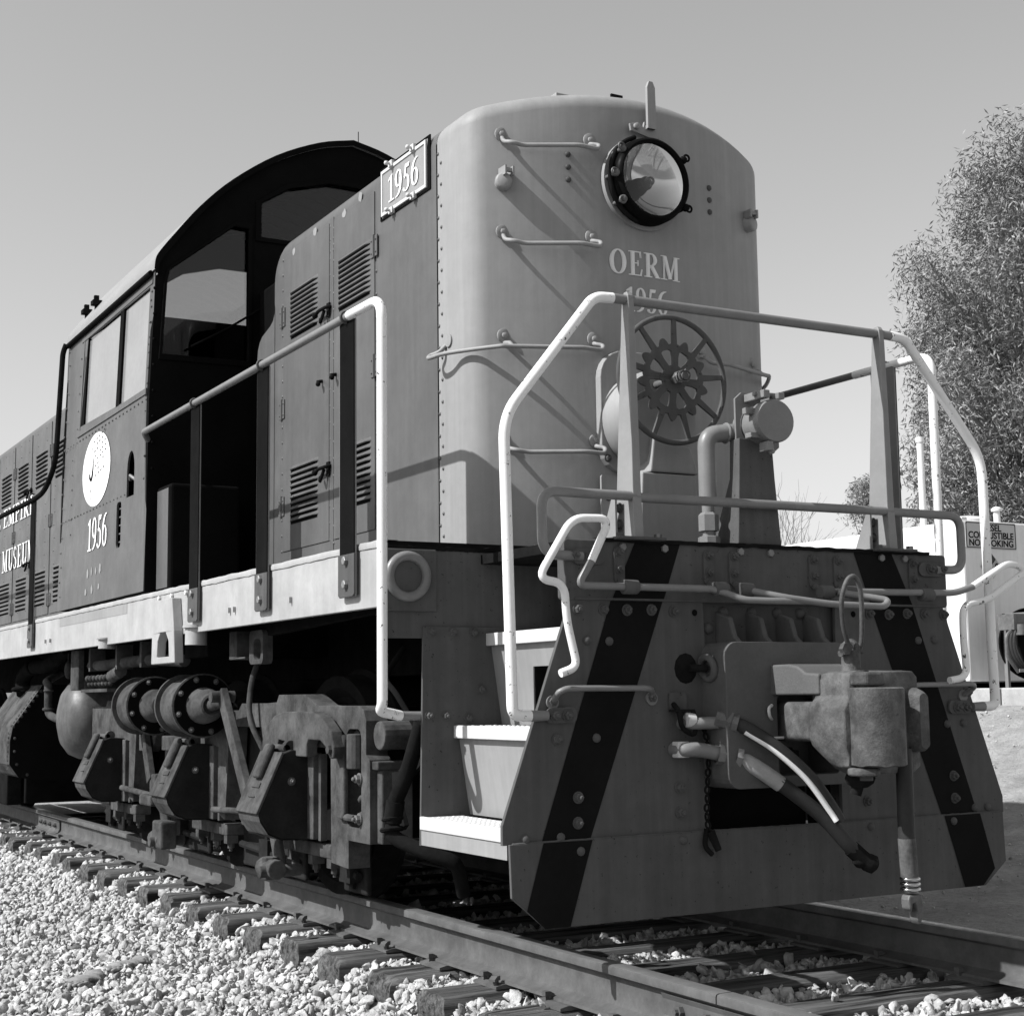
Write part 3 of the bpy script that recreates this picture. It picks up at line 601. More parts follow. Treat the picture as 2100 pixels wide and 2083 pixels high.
# class light socket caps
for s in (-1, 1):
    x = s*.635; y = ny(x); a = math.radians(24)*s
    ax = (math.sin(a), -math.cos(a), 0); z = 3.015
    m = M().lathe([(.036, -.01), (.036, .03), (.033, .038), (.026, .042), (0, .043)], (x, y, z), ax, 18).box(x-.022, x-.014, y-.06, y-.0, z+.02, z+.058).box(x+.014, x+.022, y-.06, y-.0, z+.02, z+.058).box(x-.014, x+.014, y-.055, y-.04, z+.035, z+.05)
    m.build("marker_light_cap", NOSE, LOCO, 40)
# headlight
HL = Vector((-.022, NY, 3.062))
m = M().lathe([(.178, .02), (.186, -.006), (.186, -.06), (.18, -.09), (.170, -.098), (.160, -.094), (.158, -.07), (.158, .03)], HL, (0, 1, 0), 48)
hl = m.build("headlight", BLACK, LOCO, 40)
M().lathe([(0.02, -.004), (.045, -.007), (.075, -.016), (.10, -.028), (.125, -.046), (.145, -.066), (.1575, -.08)], HL, (0, 1, 0), 40).build("reflector", MIRROR, hl, 80)
M().lathe([(0, -.09), (.06, -.09), (.12, -.088), (.159, -.084)], HL, (0, 1, 0), 40).build("lens", LENSG, hl, 60)
M().tube([HL+Vector((0, .0, 0)), HL+Vector((0, -.03, 0))], .03, 14).build("bulb_socket", DARK, hl, 60)
M().ball(HL+Vector((0, -.05, 0)), .022, 8, (1, 1.3, 1)).build("bulb", GLASS, hl, 60)
for a in (35, -32, 145, 215, 180):
    t = math.radians(a); p = HL+Vector((.191*math.cos(t), -.045, .191*math.sin(t)))
    M().tube([p+Vector((0, .05, 0)), p+Vector((0, -.05, 0))], .009, 8).ball(p+Vector((0, -.04, 0)), .018, 5).torus(p+Vector((.012*math.cos(t), -.05, .012*math.sin(t))), (0, 1, 0), .014, .005, 12, 6).build("rim_clamp", BLACK if abs(a) < 90 else BOLT, hl, 50)
M().tube(spline([HL+Vector((.198*math.cos(t), -.05, .198*math.sin(t))) for t in np.radians(np.linspace(110, 250, 9))], 4), .010, 8).build("hinge_rod", DARK, hl, 50)
M().lathe([(.204, .01), (.204, -.012), (.18, -.012)], HL, (0, 1, 0), 48).build("mounting_flange", NOSE, hl, 40)
bolts(nose, [(-.37, ny(-.37), z) for z in (3.155, 3.10, 3.045)]+[(.36, ny(.36), z) for z in (3.12, 3.065, 3.01)], RM, name="rivet_head", scale=.95)
for p in [(-.37, 3.155)]: pass
# flag bracket above the headlight
m = M(); m.prism([(-.095, 3.285), (.03, 3.262), (.055, 3.275), (.04, 3.30), (.0, 3.315), (-.025, 3.335), (-.03, 3.31), (-.06, 3.325), (-.10, 3.315)], 'Y', NY-.03, NY-.018)
m.prism([(-.022, 3.30), (.022, 3.30), (.022, 3.37), (.02, 3.485), (.008, 3.512), (-.012, 3.512), (-.022, 3.485)], 'Y', NY-.052, NY-.036).box(-.02, .02, NY-.05, NY-.02, 3.30, 3.318)
fb = m.build("flag_bracket", NOSE, LOCO, bevel=.002)
M().lathe([(.014, 0), (.014, .014), (.008, .018), (0, .018)], (-.07, NY-.03, 3.305), (0, -1, 0), 10).build("bracket_bolt", NOSE, fb, 40)
# lettering on the nose
def nosefn(x0, z0): return lambda u, v, d: (x0+u, ny(x0+u)-d, z0+v)
lettering("nose_lettering", nose, LETTERN, "OERM", .106, 1.0, nosefn(-.015, 2.658))
lettering("nose_number", nose, LETTERN, "1956", .106, .87, nosefn(-.015, 2.50))
# roof hatch, lifting loops
M().box(-.32, .10, .95, 1.25, 3.45, 3.50).build("roof_hatch", NOSE, LOCO, bevel=.004)
M().ball((-.02, .93, 3.505), .018, 5).box(-.05, .01, .925, .935, 3.49, 3.535).build("hatch_wing_nut", DARK, LOCO)
for y in (1.55, 2.55): M().tube(fillet([(-.56, y-.09, 3.37), (-.58, y-.09, 3.44), (-.58, y+.09, 3.44), (-.56, y+.09, 3.37)], .03), .011, 8).build("lifting_loop", HOOD, LOCO, 50)
nb = M(); e = M(); vs = []
pts2 = [(x, y, 1.472+.006*noise.noise((x*30, y*9, 2))) for x, y, a in PL]
e.tube([(p[0]*1.006, p[1]-.003, p[2]) for p in pts2], .007, 6); e.build("nose_weld", NOSE, nose, 60)
tag(rivets([(x, ny(x)-.001, 1.495) for x in np.arange(-.62, .65, .09)], (0, -1, 0), .010).build("rivets", NOSE, nose, 40), kind="stuff")
# ---- hand brake
BW = Vector((-.085, .47, 2.155)); RW = .272
holes = []
for k in range(9):
    a0 = 2*PI*k/9+.16; a1 = a0+2*PI/9-.075
    o_ = [((.248)*math.cos(a0+(a1-a0)*i/10), .248*math.sin(a0+(a1-a0)*i/10)) for i in range(11)]
    i_ = []
    for i in range(11):
        t = i/10; rr = .150+.022*math.cos((t-.5)*2*PI)*1.0 if .15 < t < .85 else .142+.01*abs(t-.5); a = a0+.05+(a1-a0-.1)*t; i_.append((rr*math.cos(a), rr*math.sin(a)))
    holes.append(o_+i_[::-1])
for k in range(8):
    a = 2*PI*k/8+.3; c0 = (.092*math.cos(a), .092*math.sin(a)); ca, sa = math.cos(a), math.sin(a)
    hh = [(-.034, .008), (-.034, -.008), (0, -.022), (.022, -.026), (.03, -.015), (.03, .015), (.022, .026), (0, .022)]
    holes.append([(c0[0]+x*ca-y*sa, c0[1]+x*sa+y*ca) for x, y in hh])
wm = plate(circ(0, 0, .262, n=64), holes, .012, lambda u, v, w: (BW.x+u, BW.y+w-.012*(1-min(1, math.hypot(u, v)/.25)), BW.z+v))
bwh = wm.build("brake_wheel", PILOT, LOCO, bevel=.002)
M().torus(BW, (0, 1, 0), .258, .0115, 56, 10).build("wheel_rim", PILOT, bwh, 60)
M().tube([BW+Vector((0, -.09, 0)), BW+Vector((0, .2, 0))], .016, 12).lathe([(.026, -.03), (.026, -.05), (0, -.05)], BW, (0, 1, 0), 6).tube(spline([BW+Vector((.024*math.cos(t*1.3), -.05-.004*t, .024*math.sin(t*1.3))) for t in range(12)], 3), .004, 5).build("wheel_hub", BOLT, bwh, 40)
hs = M().prism(rrect(-.27, .13, 1.80, 2.32, .12, 6), 'Y', .72, .76).build("brake_housing", NOSE, LOCO, bevel=.004)
M().lathe([(0, 0), (.185, 0), (.2, .015), (.2, .10), (.185, .13), (0, .14)], (-.075, .72, 2.02), (0, -1, 0), 40).build("gear_case", NOSE, hs, 40)
M().prism([(-.14, 1.79), (.10, 1.79), (.06, 1.90), (-.12, 1.93)], 'Y', .56, .70).build("gear_skirt", NOSE, hs, bevel=.006)
M().prism([(-.20, 1.44), (.10, 1.44), (.085, 1.785), (-.18, 1.785)], 'Y', .56, .73).build("brake_stand", NOSE, hs, bevel=.005)
bolts(hs, [(-.243, .719, z) for z in (2.08, 1.86, 1.70, 1.56)], BMP, scale=.8)
plate(rrect(-.275, -.2, 1.47, 1.79, .01), [], .01, XZ(.726)).build("stand_strip", NOSE, hs)
# ---- receptacle on stand, with conduit
RC0 = Vector((.01, .02, 1.905))
rs = M(); vs = []
for z, x0, x1, yf in ((1.447, -.125, .08, .02), (1.70, -.10, .07, .035), (1.85, -.09, .065, .04)): vs += [(x0, yf, z), (x1, yf, z), (x1, yf+.16 if z < 1.5 else yf+.06, z), (x0, yf+.16 if z < 1.5 else yf+.06, z)]
rs.add(vs, [(i*4+k, i*4+(k+1) % 4, (i+1)*4+(k+1) % 4, (i+1)*4+k) for i in range(2) for k in range(4)]+[(0, 1, 2, 3), (8, 9, 10, 11)])
rs = rs.build("receptacle_stand", PILOT, LOCO, bevel=.003)
m = M().lathe([(0, -.09), (.078, -.09), (.083, -.082), (.083, -.03), (.076, -.026), (.076, .10), (0, .10)], RC0, (.12, 1, 0), 32); rb = m.build("receptacle", PIPE, rs, 40)
m = plate([(-.098, -.105), (.06, -.105), (.09, -.08), (.09, .105), (.05, .125), (-.07, .125), (-.098, .10)], [circ(0, 0, .078, n=24)], .01, lambda u, v, w: (RC0.x+u, RC0.y+.035+w-.12*u, RC0.z+v)).build("receptacle_flange", PIPE, rs, bevel=.002)
M().box(-.055, -.025, -.07, .05, 1.99, 2.02).box(.015, .045, -.07, .04, 1.99, 2.015).tube([(-.065, -.02, 2.01), (.065, -.03, 2.01)], .01, 8).build("lid_hinge", PIPE, rs, bevel=.003)
M().box(-.045, -.02, -.075, -.02, 1.79, 1.825).tube([(-.025, -.05, 1.82), (-.015, -.06, 1.78)], .012, 8).build("lid_catch", PIPE, rs, bevel=.003)
M().box(-.105, -.055, -.03, .0, 1.93, 1.955).build("lid_clamp", PIPE, rs, bevel=.003)
M().box(-.095, -.045, -.04, .0, 1.84, 1.86).build("lid_clamp", PIPE, rs, bevel=.003)
M().tube(fillet([(-.185, .12, 1.62), (-.185, .12, 1.868), (-.04, .10, 1.885)], .05, 8), .034, 18).tube([(-.185, .12, 1.44), (-.185, .12, 1.63)], .024, 14).lathe([(.038, 0), (.038, .06), (.028, .07)], (-.185, .12, 1.50), (0, 0, 1), 6).lathe([(.042, 0), (.042, .03), (.028, .035)], (-.185, .12, 1.447), (0, 0, 1), 8).torus((-.10, .11, 1.878), (1, -.1, 0), .035, .006, 20, 6).build("conduit_elbow", PIPE, rs, 40)
# ---- coupler pocket and coupler
cp = M()
pk = M().prism(rrect(-.30, .30, .60, 1.075, .03), 'Y', -.085, .10)
pk = plate(rrect(-.325, .235, .56, 1.076, .05, 5), [rrect(-.10, .18, .60, .885, .02)], .19, XZ(-.048)).build("draft_pocket", CASTP, LOCO, bevel=.022, seg=3)
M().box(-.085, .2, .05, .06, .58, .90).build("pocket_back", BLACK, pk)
for x in (-.225, -.085, .055, .185):   # ribs on top of the casting
    M().prism([(-.115, 1.068), (.06, 1.068), (.06, 1.20), (-.05, 1.168), (-.075, 1.10)], 'X', x-.011, x+.011).build("pocket_rib", CASTP, pk, bevel=.006)
M().box(-.32, .34, .03, .06, .60, 1.225).build("pocket_backing", PILOT, pk)
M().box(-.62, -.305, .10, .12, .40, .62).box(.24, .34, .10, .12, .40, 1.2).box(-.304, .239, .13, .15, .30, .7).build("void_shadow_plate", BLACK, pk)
M().torus((-.335, -.05, .985), (1, 0, .2), .040, .013, 20, 8).build("pocket_eye", PILOT, pk, 50)
M().tube([(-.395, -.025, .985), (-.335, -.045, .985)], .014, 8).ball((-.395, .0, .985), .05, 6, (1, .2, 1.1)).build("eye_bolt", DARK, pk, 50)
bolts(pk, [(x, .03, 1.19) for x in (-.20, -.07, .05, .16)]+[(-.27, .03, 1.13)], RM, name="rivet_head", scale=1.5)
# striker horn block above the shank
m = M().prism([(-.045, .885), (-.045, .957), (-.09, .975), (-.125, .993), (-.24, .994), (-.29, .985), (-.33, .962), (-.40, .957), (-.40, .885)], 'X', -.125, .12)
hb = m.build("striker_block", CASTP, LOCO, bevel=.008, seg=3)
cz0 = .785
def ring(pts, y): return [(x, y, z) for x, z in pts]
def loft(secs, n=None):
    m = M(); n = len(secs[0]); m.add([p for s in secs for p in s], [(i*n+k, i*n+(k+1) % n, (i+1)*n+(k+1) % n, (i+1)*n+k) for i in range(len(secs)-1) for k in range(n)]+[tuple(range(n-1, -1, -1)), tuple((len(secs)-1)*n+k for k in range(n))]); return m
def rr2(x0, x1, z0, z1, r): return rrect(x0, x1, z0, z1, r, 4)
def rq(x0, x1, z0, z1, r): r = min(r, (x1-x0)*.45, (z1-z0)*.45); return rrect(x0, x1, z0, z1, r, 5)
def body(y, xl_top, xl_mid, xl_bot, xr, zb, zt):    # head section: upper box, flared middle, tucked chin
    return [(x, y, z) for x, z in [(xr, zt-.02), (xr-.02, zt), (xl_top+.03, zt), (xl_top+.008, zt-.008), (xl_top, zt-.03), (xl_top, zt-.085), (xl_mid+.012, zt-.108), (xl_mid, zt-.13), (xl_mid, zb+.085), (xl_mid+.012, zb+.055), (xl_bot, zb+.03), (xl_bot+.03, zb+.006), (xl_bot+.06, zb), (xr-.03, zb), (xr, zb+.02)]]
sh = loft([ring(rq(-.07, .065, .722, .862, .018), y) for y in (.02, -.1, -.2, -.27)]+[ring(rq(-.075, .07, .718, .866, .02), -.30)])
cpl = sh.build("coupler", CAST, LOCO, 35)
hd = loft([body(y, *a) for y, a in ((-.29, (-.06, -.075, -.06, .07, .715, .90)), (-.325, (-.09, -.115, -.085, .10, .69, .945)), (-.37, (-.115, -.15, -.11, .14, .66, .962)), (-.44, (-.12, -.158, -.13, .17, .632, .966)), (-.50, (-.12, -.150, -.135, .185, .615, .966)), (-.545, (-.118, -.142, -.135, .19, .618, .962)), (-.555, (-.10, -.12, -.10, .17, .65, .94)))])
loft([ring(rq(-.118, .11, .725, .862, .022), y) for y in (-.20, -.212, -.30, -.38)]).build("coupler_horn", CAST, cpl, 40, bevel=.004)
hd.build("coupler_head", CAST, cpl, 42, bevel=.004)
ga = [ring(rq(a, b, z0, z1, .03), y) for y, a, b, z0, z1 in ((-.42, .05, .18, .66, .960), (-.46, .08, .19, .67, .952), (-.50, .105, .195, .68, .935), (-.55, .125, .195, .685, .91), (-.585, .135, .192, .69, .895), (-.60, .145, .185, .70, .885))]
loft(ga).build("guard_arm", CAST, cpl, 45)
kp = spline([(-.110, -.52, 0), (-.132, -.575, 0), (-.128, -.625, 0), (-.096, -.66, 0), (-.05, -.675, 0), (.0, -.672, 0), (.03, -.65, 0), (.036, -.62, 0), (.02, -.60, 0), (-.01, -.59, 0), (-.03, -.57, 0), (-.04, -.54, 0), (-.045, -.49, 0)], 4)
kv = []; kz = [.648, .652, .72, .80, .88, .903, .908]
for i_, z in enumerate(kz):
    sh_ = .93 if i_ in (0, 6) else 1
    kv.append([(-.03+(p.x+.03)*sh_, -.59+(p.y+.59)*sh_, z+(.006*noise.noise((p.x*30, p.y*30, z)) if i_ < 2 else 0)) for p in kp])
loft(kv).build("knuckle", CAST, cpl, 42)
M().prism([(-.112, -.54), (-.118, -.575), (-.095, -.61), (-.03, -.615), (.01, -.585), (.015, -.545)], 'Z', .914, .960).build("upper_lug", CAST, cpl, bevel=.010, seg=3)
M().prism([(-.13, -.53), (-.14, -.60), (-.09, -.64), (-.04, -.60), (-.04, -.53)], 'Z', .615, .643).build("lower_lug", CAST, cpl, bevel=.010, seg=3)
M().tube([(-.075, -.565, .60), (-.075, -.565, .966)], .022, 12).build("knuckle_pin", CAST, cpl, 40)
M().tube([(-.02, -.45, .955), (-.02, -.45, 1.035)], .033, 16).torus((-.02, -.45, 1.04), (1, .3, 0), .026, .011, 18, 8).tube([(-.075, -.46, 1.025), (.035, -.44, 1.035)], .012, 8).lathe([(.022, 0), (.022, .02), (0, .02)], (-.06, -.46, 1.04), (0, -1, 0), 6).build("lock_lifter", CAST, cpl, 50)
M().tube(spline([(-.045, -.47, 1.05), (-.075, -.48, 1.12), (-.085, -.49, 1.21), (-.065, -.50, 1.275), (-.03, -.50, 1.285), (.0, -.49, 1.24), (.02, -.47, 1.15), (.02, -.46, 1.06), (.0, -.455, 1.03)], 6), .0085, 8).build("lifter_loop", CAST, cpl, 60)
M().ball((.0, -.45, .60), .05, 6, (1.1, 1, .7)).tube([(.0, -.45, .60), (-.015, -.44, .545)], .02, 8).build("lock_toggle", DARK, cpl, 50)
M().box(-.11, -.02, -.16, -.07, .665, .69).box(-.09, -.04, -.15, -.08, .69, .70).build("carrier_iron", DARK, LOCO, bevel=.005)
M().tube(fillet([(-.125, -.14, .80), (-.15, -.16, .81), (-.155, -.16, .84), (-.13, -.15, .85)], .02), .006, 6).tube([(-.13, -.15, .735), (-.09, -.16, .735)], .005, 6).build("cotter_pin", WHITE, pk, 50)
# ---- air hoses on the near side
def hose(name, pts, r, mat=RUBBER): return M().tube(spline(pts, 10), r, 14).build(name, mat, LOCO, 60)
hA = hose("brake_hose", [(-.315, -.10, .80), (-.255, -.15, .775), (-.16, -.20, .705), (-.05, -.24, .60), (.03, -.26, .49), (.055, -.27, .44)], .025)
M().tube(fillet([(-.42, .0, .79), (-.42, -.05, .79), (-.30, -.11, .793)], .03), .022, 12).build("hose_pipe", PIPE, hA, 50)
M().tube([(-.435, -.05, .803), (-.405, -.054, .80)], .026, 12).build("pipe_stub", WHITE, hA, 50)
M().tube([(-.335, -.09, .808), (-.275, -.138, .785)], .034, 8).tube([(-.30, -.115, .797), (-.29, -.125, .792)], .041, 6).build("hose_clamp", BOLT, hA, 40)
M().tube(spline([(-.262, -.161, .760), (-.175, -.208, .695), (-.07, -.252, .591), (.01, -.276, .479), (.03, -.286, .444)], 10), .0105, 10).build("hose_stripe", LETTER, hA, 60)
hB = hose("brake_hose", [(-.25, -.12, .665), (-.20, -.155, .625), (-.10, -.20, .55), (.01, -.24, .455), (.09, -.265, .365), (.125, -.27, .33)], .027, RUBBER)
M().tube(spline([(-.257, -.116, .668), (-.205, -.152, .63), (-.13, -.185, .573)], 10), .0295, 14).build("hose_wrap", CANVAS, hB, 60)
M().tube(fillet([(-.455, .0, .70), (-.455, -.05, .70), (-.40, -.07, .70), (-.255, -.12, .668)], .03), .026, 12).lathe([(.040, 0), (.040, .035)], (-.335, -.09, .688), (1, -.35, -.22), 8).lathe([(.043, 0), (.043, .022)], (-.275, -.112, .673), (1, -.4, -.3), 8).build("hose_nipple", PIPE, hB, 40)
M().box(-.475, -.425, -.055, -.015, .672, .728).build("angle_cock", WHITE, hB, bevel=.004)
M().tube(spline([(.11, -.265, .345), (.16, -.28, .30), (.20, -.29, .28)], 4), [.03]*5+[.034]*3+[.02], 10).ball((.15, -.275, .30), .036, 5, (1.1, .8, .8)).build("glad_hand", DARK, hB, 40)
plate(rrect(-.475, -.40, .835, .90, .012), [], .008, XZ(-.006)).build("hose_bracket", PILOT, pilot)
M().tube(fillet([(-.46, -.01, .86), (-.46, -.045, .835), (-.455, -.05, .77), (-.40, -.06, .745), (-.40, -.045, .835)], .03), .009, 8).box(-.48, -.395, -.05, -.01, .832, .840).build("u_bolt", DARK, pilot, 50)
# chain and hanging hose under the coupler
def chain(name, pts, r, step, mat, parent):
    P = spline(pts, 20); m = M(); acc = 0; last = P[0]; k = 0
    for i in range(1, len(P)):
        acc += (P[i]-P[i-1]).length
        if acc >= step:
            d = (P[i]-P[i-1]).normalized(); sx = d.cross(Vector((0, 1, 0))).normalized(); sy = d.cross(sx); sd_ = sx if k % 2 else sy; c = P[i]; L = step*.8; w = step*.34
            loop = [c+d*L*.5*math.cos(t)*1.15+sd_*w*math.sin(t) for t in np.linspace(0, 2*PI, 11)]; m.tube(loop, r, 5, False); acc = 0; k += 1
    return m.build(name, mat, parent, 60)
chain("hose_chain", [(-.352, -.03, .80), (-.34, -.045, .70), (-.345, -.04, .55), (-.345, -.035, .45), (-.33, -.04, .40)], .0045, .028, DARK, LOCO)
M().tube([(-.335, -.04, .41), (-.31, -.05, .345)], [.016, .012], 8).tube(fillet([(-.345, -.03, .42), (-.36, -.035, .36), (-.33, -.04, .33)], .02), .009, 6).build("chain_hook", DARK, LOCO, 50)
chain("hose_chain", [(.06, -.10, .62), (.08, -.12, .54), (.10, -.15, .47), (.12, -.17, .43)], .0045, .026, DARK, LOCO)
hC = M().tube([(.11, -.55, .70), (.108, -.55, .60), (.106, -.55, .42), (.112, -.55, .27)], .0285, 16).build("hanging_hose", RUBBER, LOCO, 60)
M().tube([(.106, -.55, .40), (.112, -.55, .262)], .030, 16).build("hose_sleeve", CAST, hC, 60)
for k in range(3): M().torus((.113, -.55, .265-.017*k), (0, 0, 1), .027, .0085, 20, 8).build("hose_band", MIRROR, hC, 60)
M().prism([(.085, .215), (.138, .215), (.145, .18), (.135, .12), (.125, .115), (.115, .13), (.118, .17), (.11, .19), (.098, .185), (.095, .16), (.083, .17), (.08, .20)], 'Y', -.575, -.535).build("glad_hand", BOLT, hC, bevel=.006)
# ---- cab
CY0, CY1 = 3.95, 6.08
arc = [(-1.222, 3.33), (-1.215, 3.39), (-1.19, 3.44), (-1.113, 3.545), (-.957, 3.742), (-.764, 3.932), (-.499, 4.123), (-.225, 4.25), (0, 4.305)]
arcs = [(p.x, p.y) for p in [Vector(v) for v in spline([(x, z, 0) for x, z in arc], 4)]]
full = arcs+[(-x, z) for x, z in arcs[-2::-1]]
outer = [(-1.26, 1.505), (-1.25, 2.6)]+full+[(1.25, 2.6), (1.26, 1.505)]
def winf(s): return [(s*1.185, 2.86), (s*.66, 2.865), (s*.66, 3.685), (s*.75, 3.69), (s*1.145, 3.37), (s*1.16, 3.30)]
w2 = [(-.60, 3.63), (.60, 3.63), (.60, 3.85), (.42, 3.97), (.15, 4.045), (-.15, 4.045), (-.42, 3.97), (-.60, 3.85)]
cw = plate(outer, [winf(-1), winf(1), w2], .05, XZ(CY0+.025))
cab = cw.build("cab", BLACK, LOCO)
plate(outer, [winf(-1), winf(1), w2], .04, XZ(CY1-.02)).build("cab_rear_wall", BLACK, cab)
for s in (-1, 1):
    gw = plate([(x, z) for x, z in winf(s)], [], .006, XZ(CY0+.03)).build("front_window", GLASS, cab)
    c = winf(s); cx, cz_ = sum(p[0] for p in c)/6, sum(p[1] for p in c)/6
    plate([(cx+(x-cx)*1.06, cz_+(z-cz_)*1.06) for x, z in c], [[(cx+(x-cx)*.98, cz_+(z-cz_)*.98) for x, z in c]], .012, XZ(CY0-.006)).build("window_frame", BLACK, gw, bevel=.003)
    M().tube([(s*.60, CY0-.02, 3.19), (s*.80, CY0-.04, 3.05), (s*1.02, CY0-.035, 2.92)], .008, 6).build("wiper", BLACK, gw, 50)
    plate([(x, z) for x, z in winf(s)], [], .006, XZ(CY1-.02)).build("rear_window", GLASS, cab)
gw = plate(w2, [], .006, XZ(CY0+.03)).build("front_window", GLASS, cab)
plate([(x*1.04, 3.83+(z-3.83)*1.1) for x, z in w2], [[(x*.98, 3.83+(z-3.83)*.96) for x, z in w2]], .012, XZ(CY0-.006)).build("window_frame", BLACK, gw, bevel=.003)
plate(w2, [], .006, XZ(CY1-.02)).build("rear_window", GLASS, cab)
# side walls with two-pane window, leaning in slightly above the sill line
def side(s):
    def f(u, v, w):
        x = 1.26-.010*max(0, (v-1.5))-.028*max(0, v-2.6); return (s*(x-w), u, v)
    return f
for s in (-1, 1):
    wh = [(4.03, 2.665), (5.58, 2.70), (5.50, 3.285), (4.03, 3.275)]
    arch = [(4.20, 2.08), (4.36, 2.08), (4.36, 2.24)]+[(4.28+.08*math.cos(a), 2.24+.11*math.sin(a)) for a in np.linspace(0, PI, 9)[1:-1]]+[(4.20, 2.24)]
    slot = rrect(4.47, 4.575, 1.80, 2.075, .03)
    cs = plate([(CY0+.0005, 1.505), (CY1, 1.505), (CY1, 3.42), (CY0+.0005, 3.42)], [wh, arch, slot], .012, side(s)).build("cab_side", HOOD, cab)
    f = side(s)
    def sb(y0, y1, z0, z1, d0, d1):   # box lying on the leaning side wall
        m = M(); v = [f(y, z, w) for y in (y0, y1) for z in (z0, z1) for w in (d0, d1)]
        return m.add(v, [(0, 1, 3, 2), (4, 6, 7, 5), (0, 4, 5, 1), (2, 3, 7, 6), (0, 2, 6, 4), (1, 5, 7, 3)])
    for (a, b) in ((4.06, 4.60), (4.70, 5.50)):
        sw = sb(a, b, 2.68, 3.27, .008, .014).build("side_window", SKYGLASS, cab)
    sb(4.60, 4.68, 2.66, 3.28, -.006, .03).build("window_mullion", BLACK, cs); sb(5.50, 5.56, 2.68, 3.285, -.004, .02).build("window_channel", BLACK, cs)
    sb(3.99, 5.64, 2.635, 2.67, -.012, .01).build("window_ledge", HOOD, cs)
    sb(5.585, 5.615, 2.67, 3.33, -.008, .008).build("window_jamb", HOOD, cs)
    sb(3.98, 5.66, 3.285, 3.31, -.01, .01).build("window_header", HOOD, cs)
    sb(4.18, 4.38, 2.06, 2.37, .05, .06).build("recess_back", BLACK, cs); sb(4.46, 4.58, 1.78, 2.09, .03, .05).build("recess_back", BLACK, cs)
    for k in range(5): sb(4.475, 4.53, 1.83+k*.05, 1.838+k*.05, .0, .02).build("slot_rung", BOLT, cs)
    M().tube([f(4.22, 2.17, .01), f(4.27, 2.20, -.01), f(4.30, 2.18, .0)], .011, 6).build("recess_lever", BOLT, cs, 50)
    # rivets
    pts = [(y, 2.605) for y in np.arange(3.99, 6.0, .083)]+[(y, 2.105) for y in np.arange(4.4, 6.05, .083)]+[(6.0+.03*(k % 2), 1.6+k*.1) for k in range(18)]+[(4.0, 2.15+.13*k) for k in range(9)]+[(3.99, 2.7+k*.09) for k in range(7)]+[(5.66, 2.7+k*.12) for k in range(6)]+[(y, 3.35) for y in np.arange(4.0, 6.0, .12)]+[(5.75, 2.0+.1*k) for k in range(6)]
    mm = M()
    for y, z in pts:
        p = Vector(f(y, z, -.006)); mm.lathe([(.0085, 0), (.006, .004), (0, .0058)], p, (s, 0, 0), 6)
    tag(mm.build("rivets", HOOD, cs, 40), kind="stuff")
    mm = M()
    for z in np.arange(2.2, 3.4, .15): mm.lathe([(.011, 0), (.008, .005), (0, .007)], (s*1.225, CY0, z), (0, -1, 0), 7)
    tag(mm.build("corner_rivets", BLACK, cs, 40), kind="stuff")
    # gutter and roof drain pipe at the rear corner
    M().tube([f(CY0+.03, 3.345, -.02), f(CY1-.02, 3.345, -.02)], .017, 8).build("roof_gutter", BLACK, cs, 50)
    M().tube(fillet([f(CY1-.03, 3.36, -.03), f(CY1-.01, 3.30, -.045), f(CY1-.01, 2.52, -.05), (s*1.302, CY1+.30, 2.37), (s*1.302, CY1+.60, 2.35), (s*1.302, 13, 2.40)], .14, 7), .0185, 10).build("rear_side_handrail", DARK, LOCO, 60)
    for yc in (6.78, 9.2): stanchion(s, yc, 2.375)
    if s < 0:
        # emblem and number
        em = M().add([f(5.10+.35*math.cos(t), 2.352+.235*math.sin(t), -.0085) for t in np.linspace(0, 2*PI, 48, endpoint=False)], [tuple(range(48))]).build("emblem_disc", LETTER, cs)
        mk = M(); random.seed(3)
        for r_ in range(8):
            for c_ in range(5):
                if random.random() < .75:
                    y = 5.10-.13+.07*c_*.8+random.uniform(-.01, .01); z = 2.53-.032*r_+.01*c_; y = 5.17-.062*c_-.008*r_
                    mk.add([f(y, z, -.0105), f(y-.030, z+.006, -.0105), f(y-.034, z+.013, -.0105), f(y-.006, z+.010, -.0105)], [(0, 1, 2, 3)])
        sw_ = [(5.26, 2.34), (5.25, 2.31), (5.22, 2.29), (5.19, 2.32), (5.175, 2.37), (5.17, 2.43)]
        for k in range(5):
            a, b = sw_[k], sw_[k+1]; w_ = [.008, .018, .022, .018, .012, .004]
            mk.add([f(a[0]-w_[k], a[1], -.0106), f(b[0]-w_[k+1], b[1], -.0106), f(b[0]+w_[k+1], b[1]+.003, -.0106), f(a[0]+w_[k], a[1]+.003, -.0106)], [(0, 1, 2, 3)])
        for (y, z) in ((5.22, 2.26), (5.225, 2.20), (5.23, 2.15), (5.20, 2.47)):
            mk.add([f(y+.012, z, -.0106), f(y-.012, z+.03, -.0106), f(y-.006, z+.045, -.0106)], [(0, 1, 2)])
        mk.build("emblem_marks", DARK, em)
        lettering("cab_number", cs, LETTER, "1956", .205, 1.02, lambda u, v, d: f(5.02-u, 1.84+v, -.0065-d))
        for (y, z, a, b) in ((5.24, 1.70, .03, .035), (5.14, 1.705, .02, .03), (5.03, 1.70, .02, .025), (4.93, 1.71, .03, .035), (5.28, 1.585, .03, .025), (5.12, 1.59, .03, .03), (4.95, 1.60, .03, .02)):
            M().add([f(y+a*math.cos(t)*(.8+.4*noise.noise((math.cos(t)*2, math.sin(t)*2, y*9))), z+b*math.sin(t)*(.9+.4*noise.noise((math.cos(t), math.sin(t)*2, y*5))), -.0085) for t in np.linspace(0, 2*PI, 12, endpoint=False)], [tuple(range(12))]).build("paint_ghost", NOSE, cs)
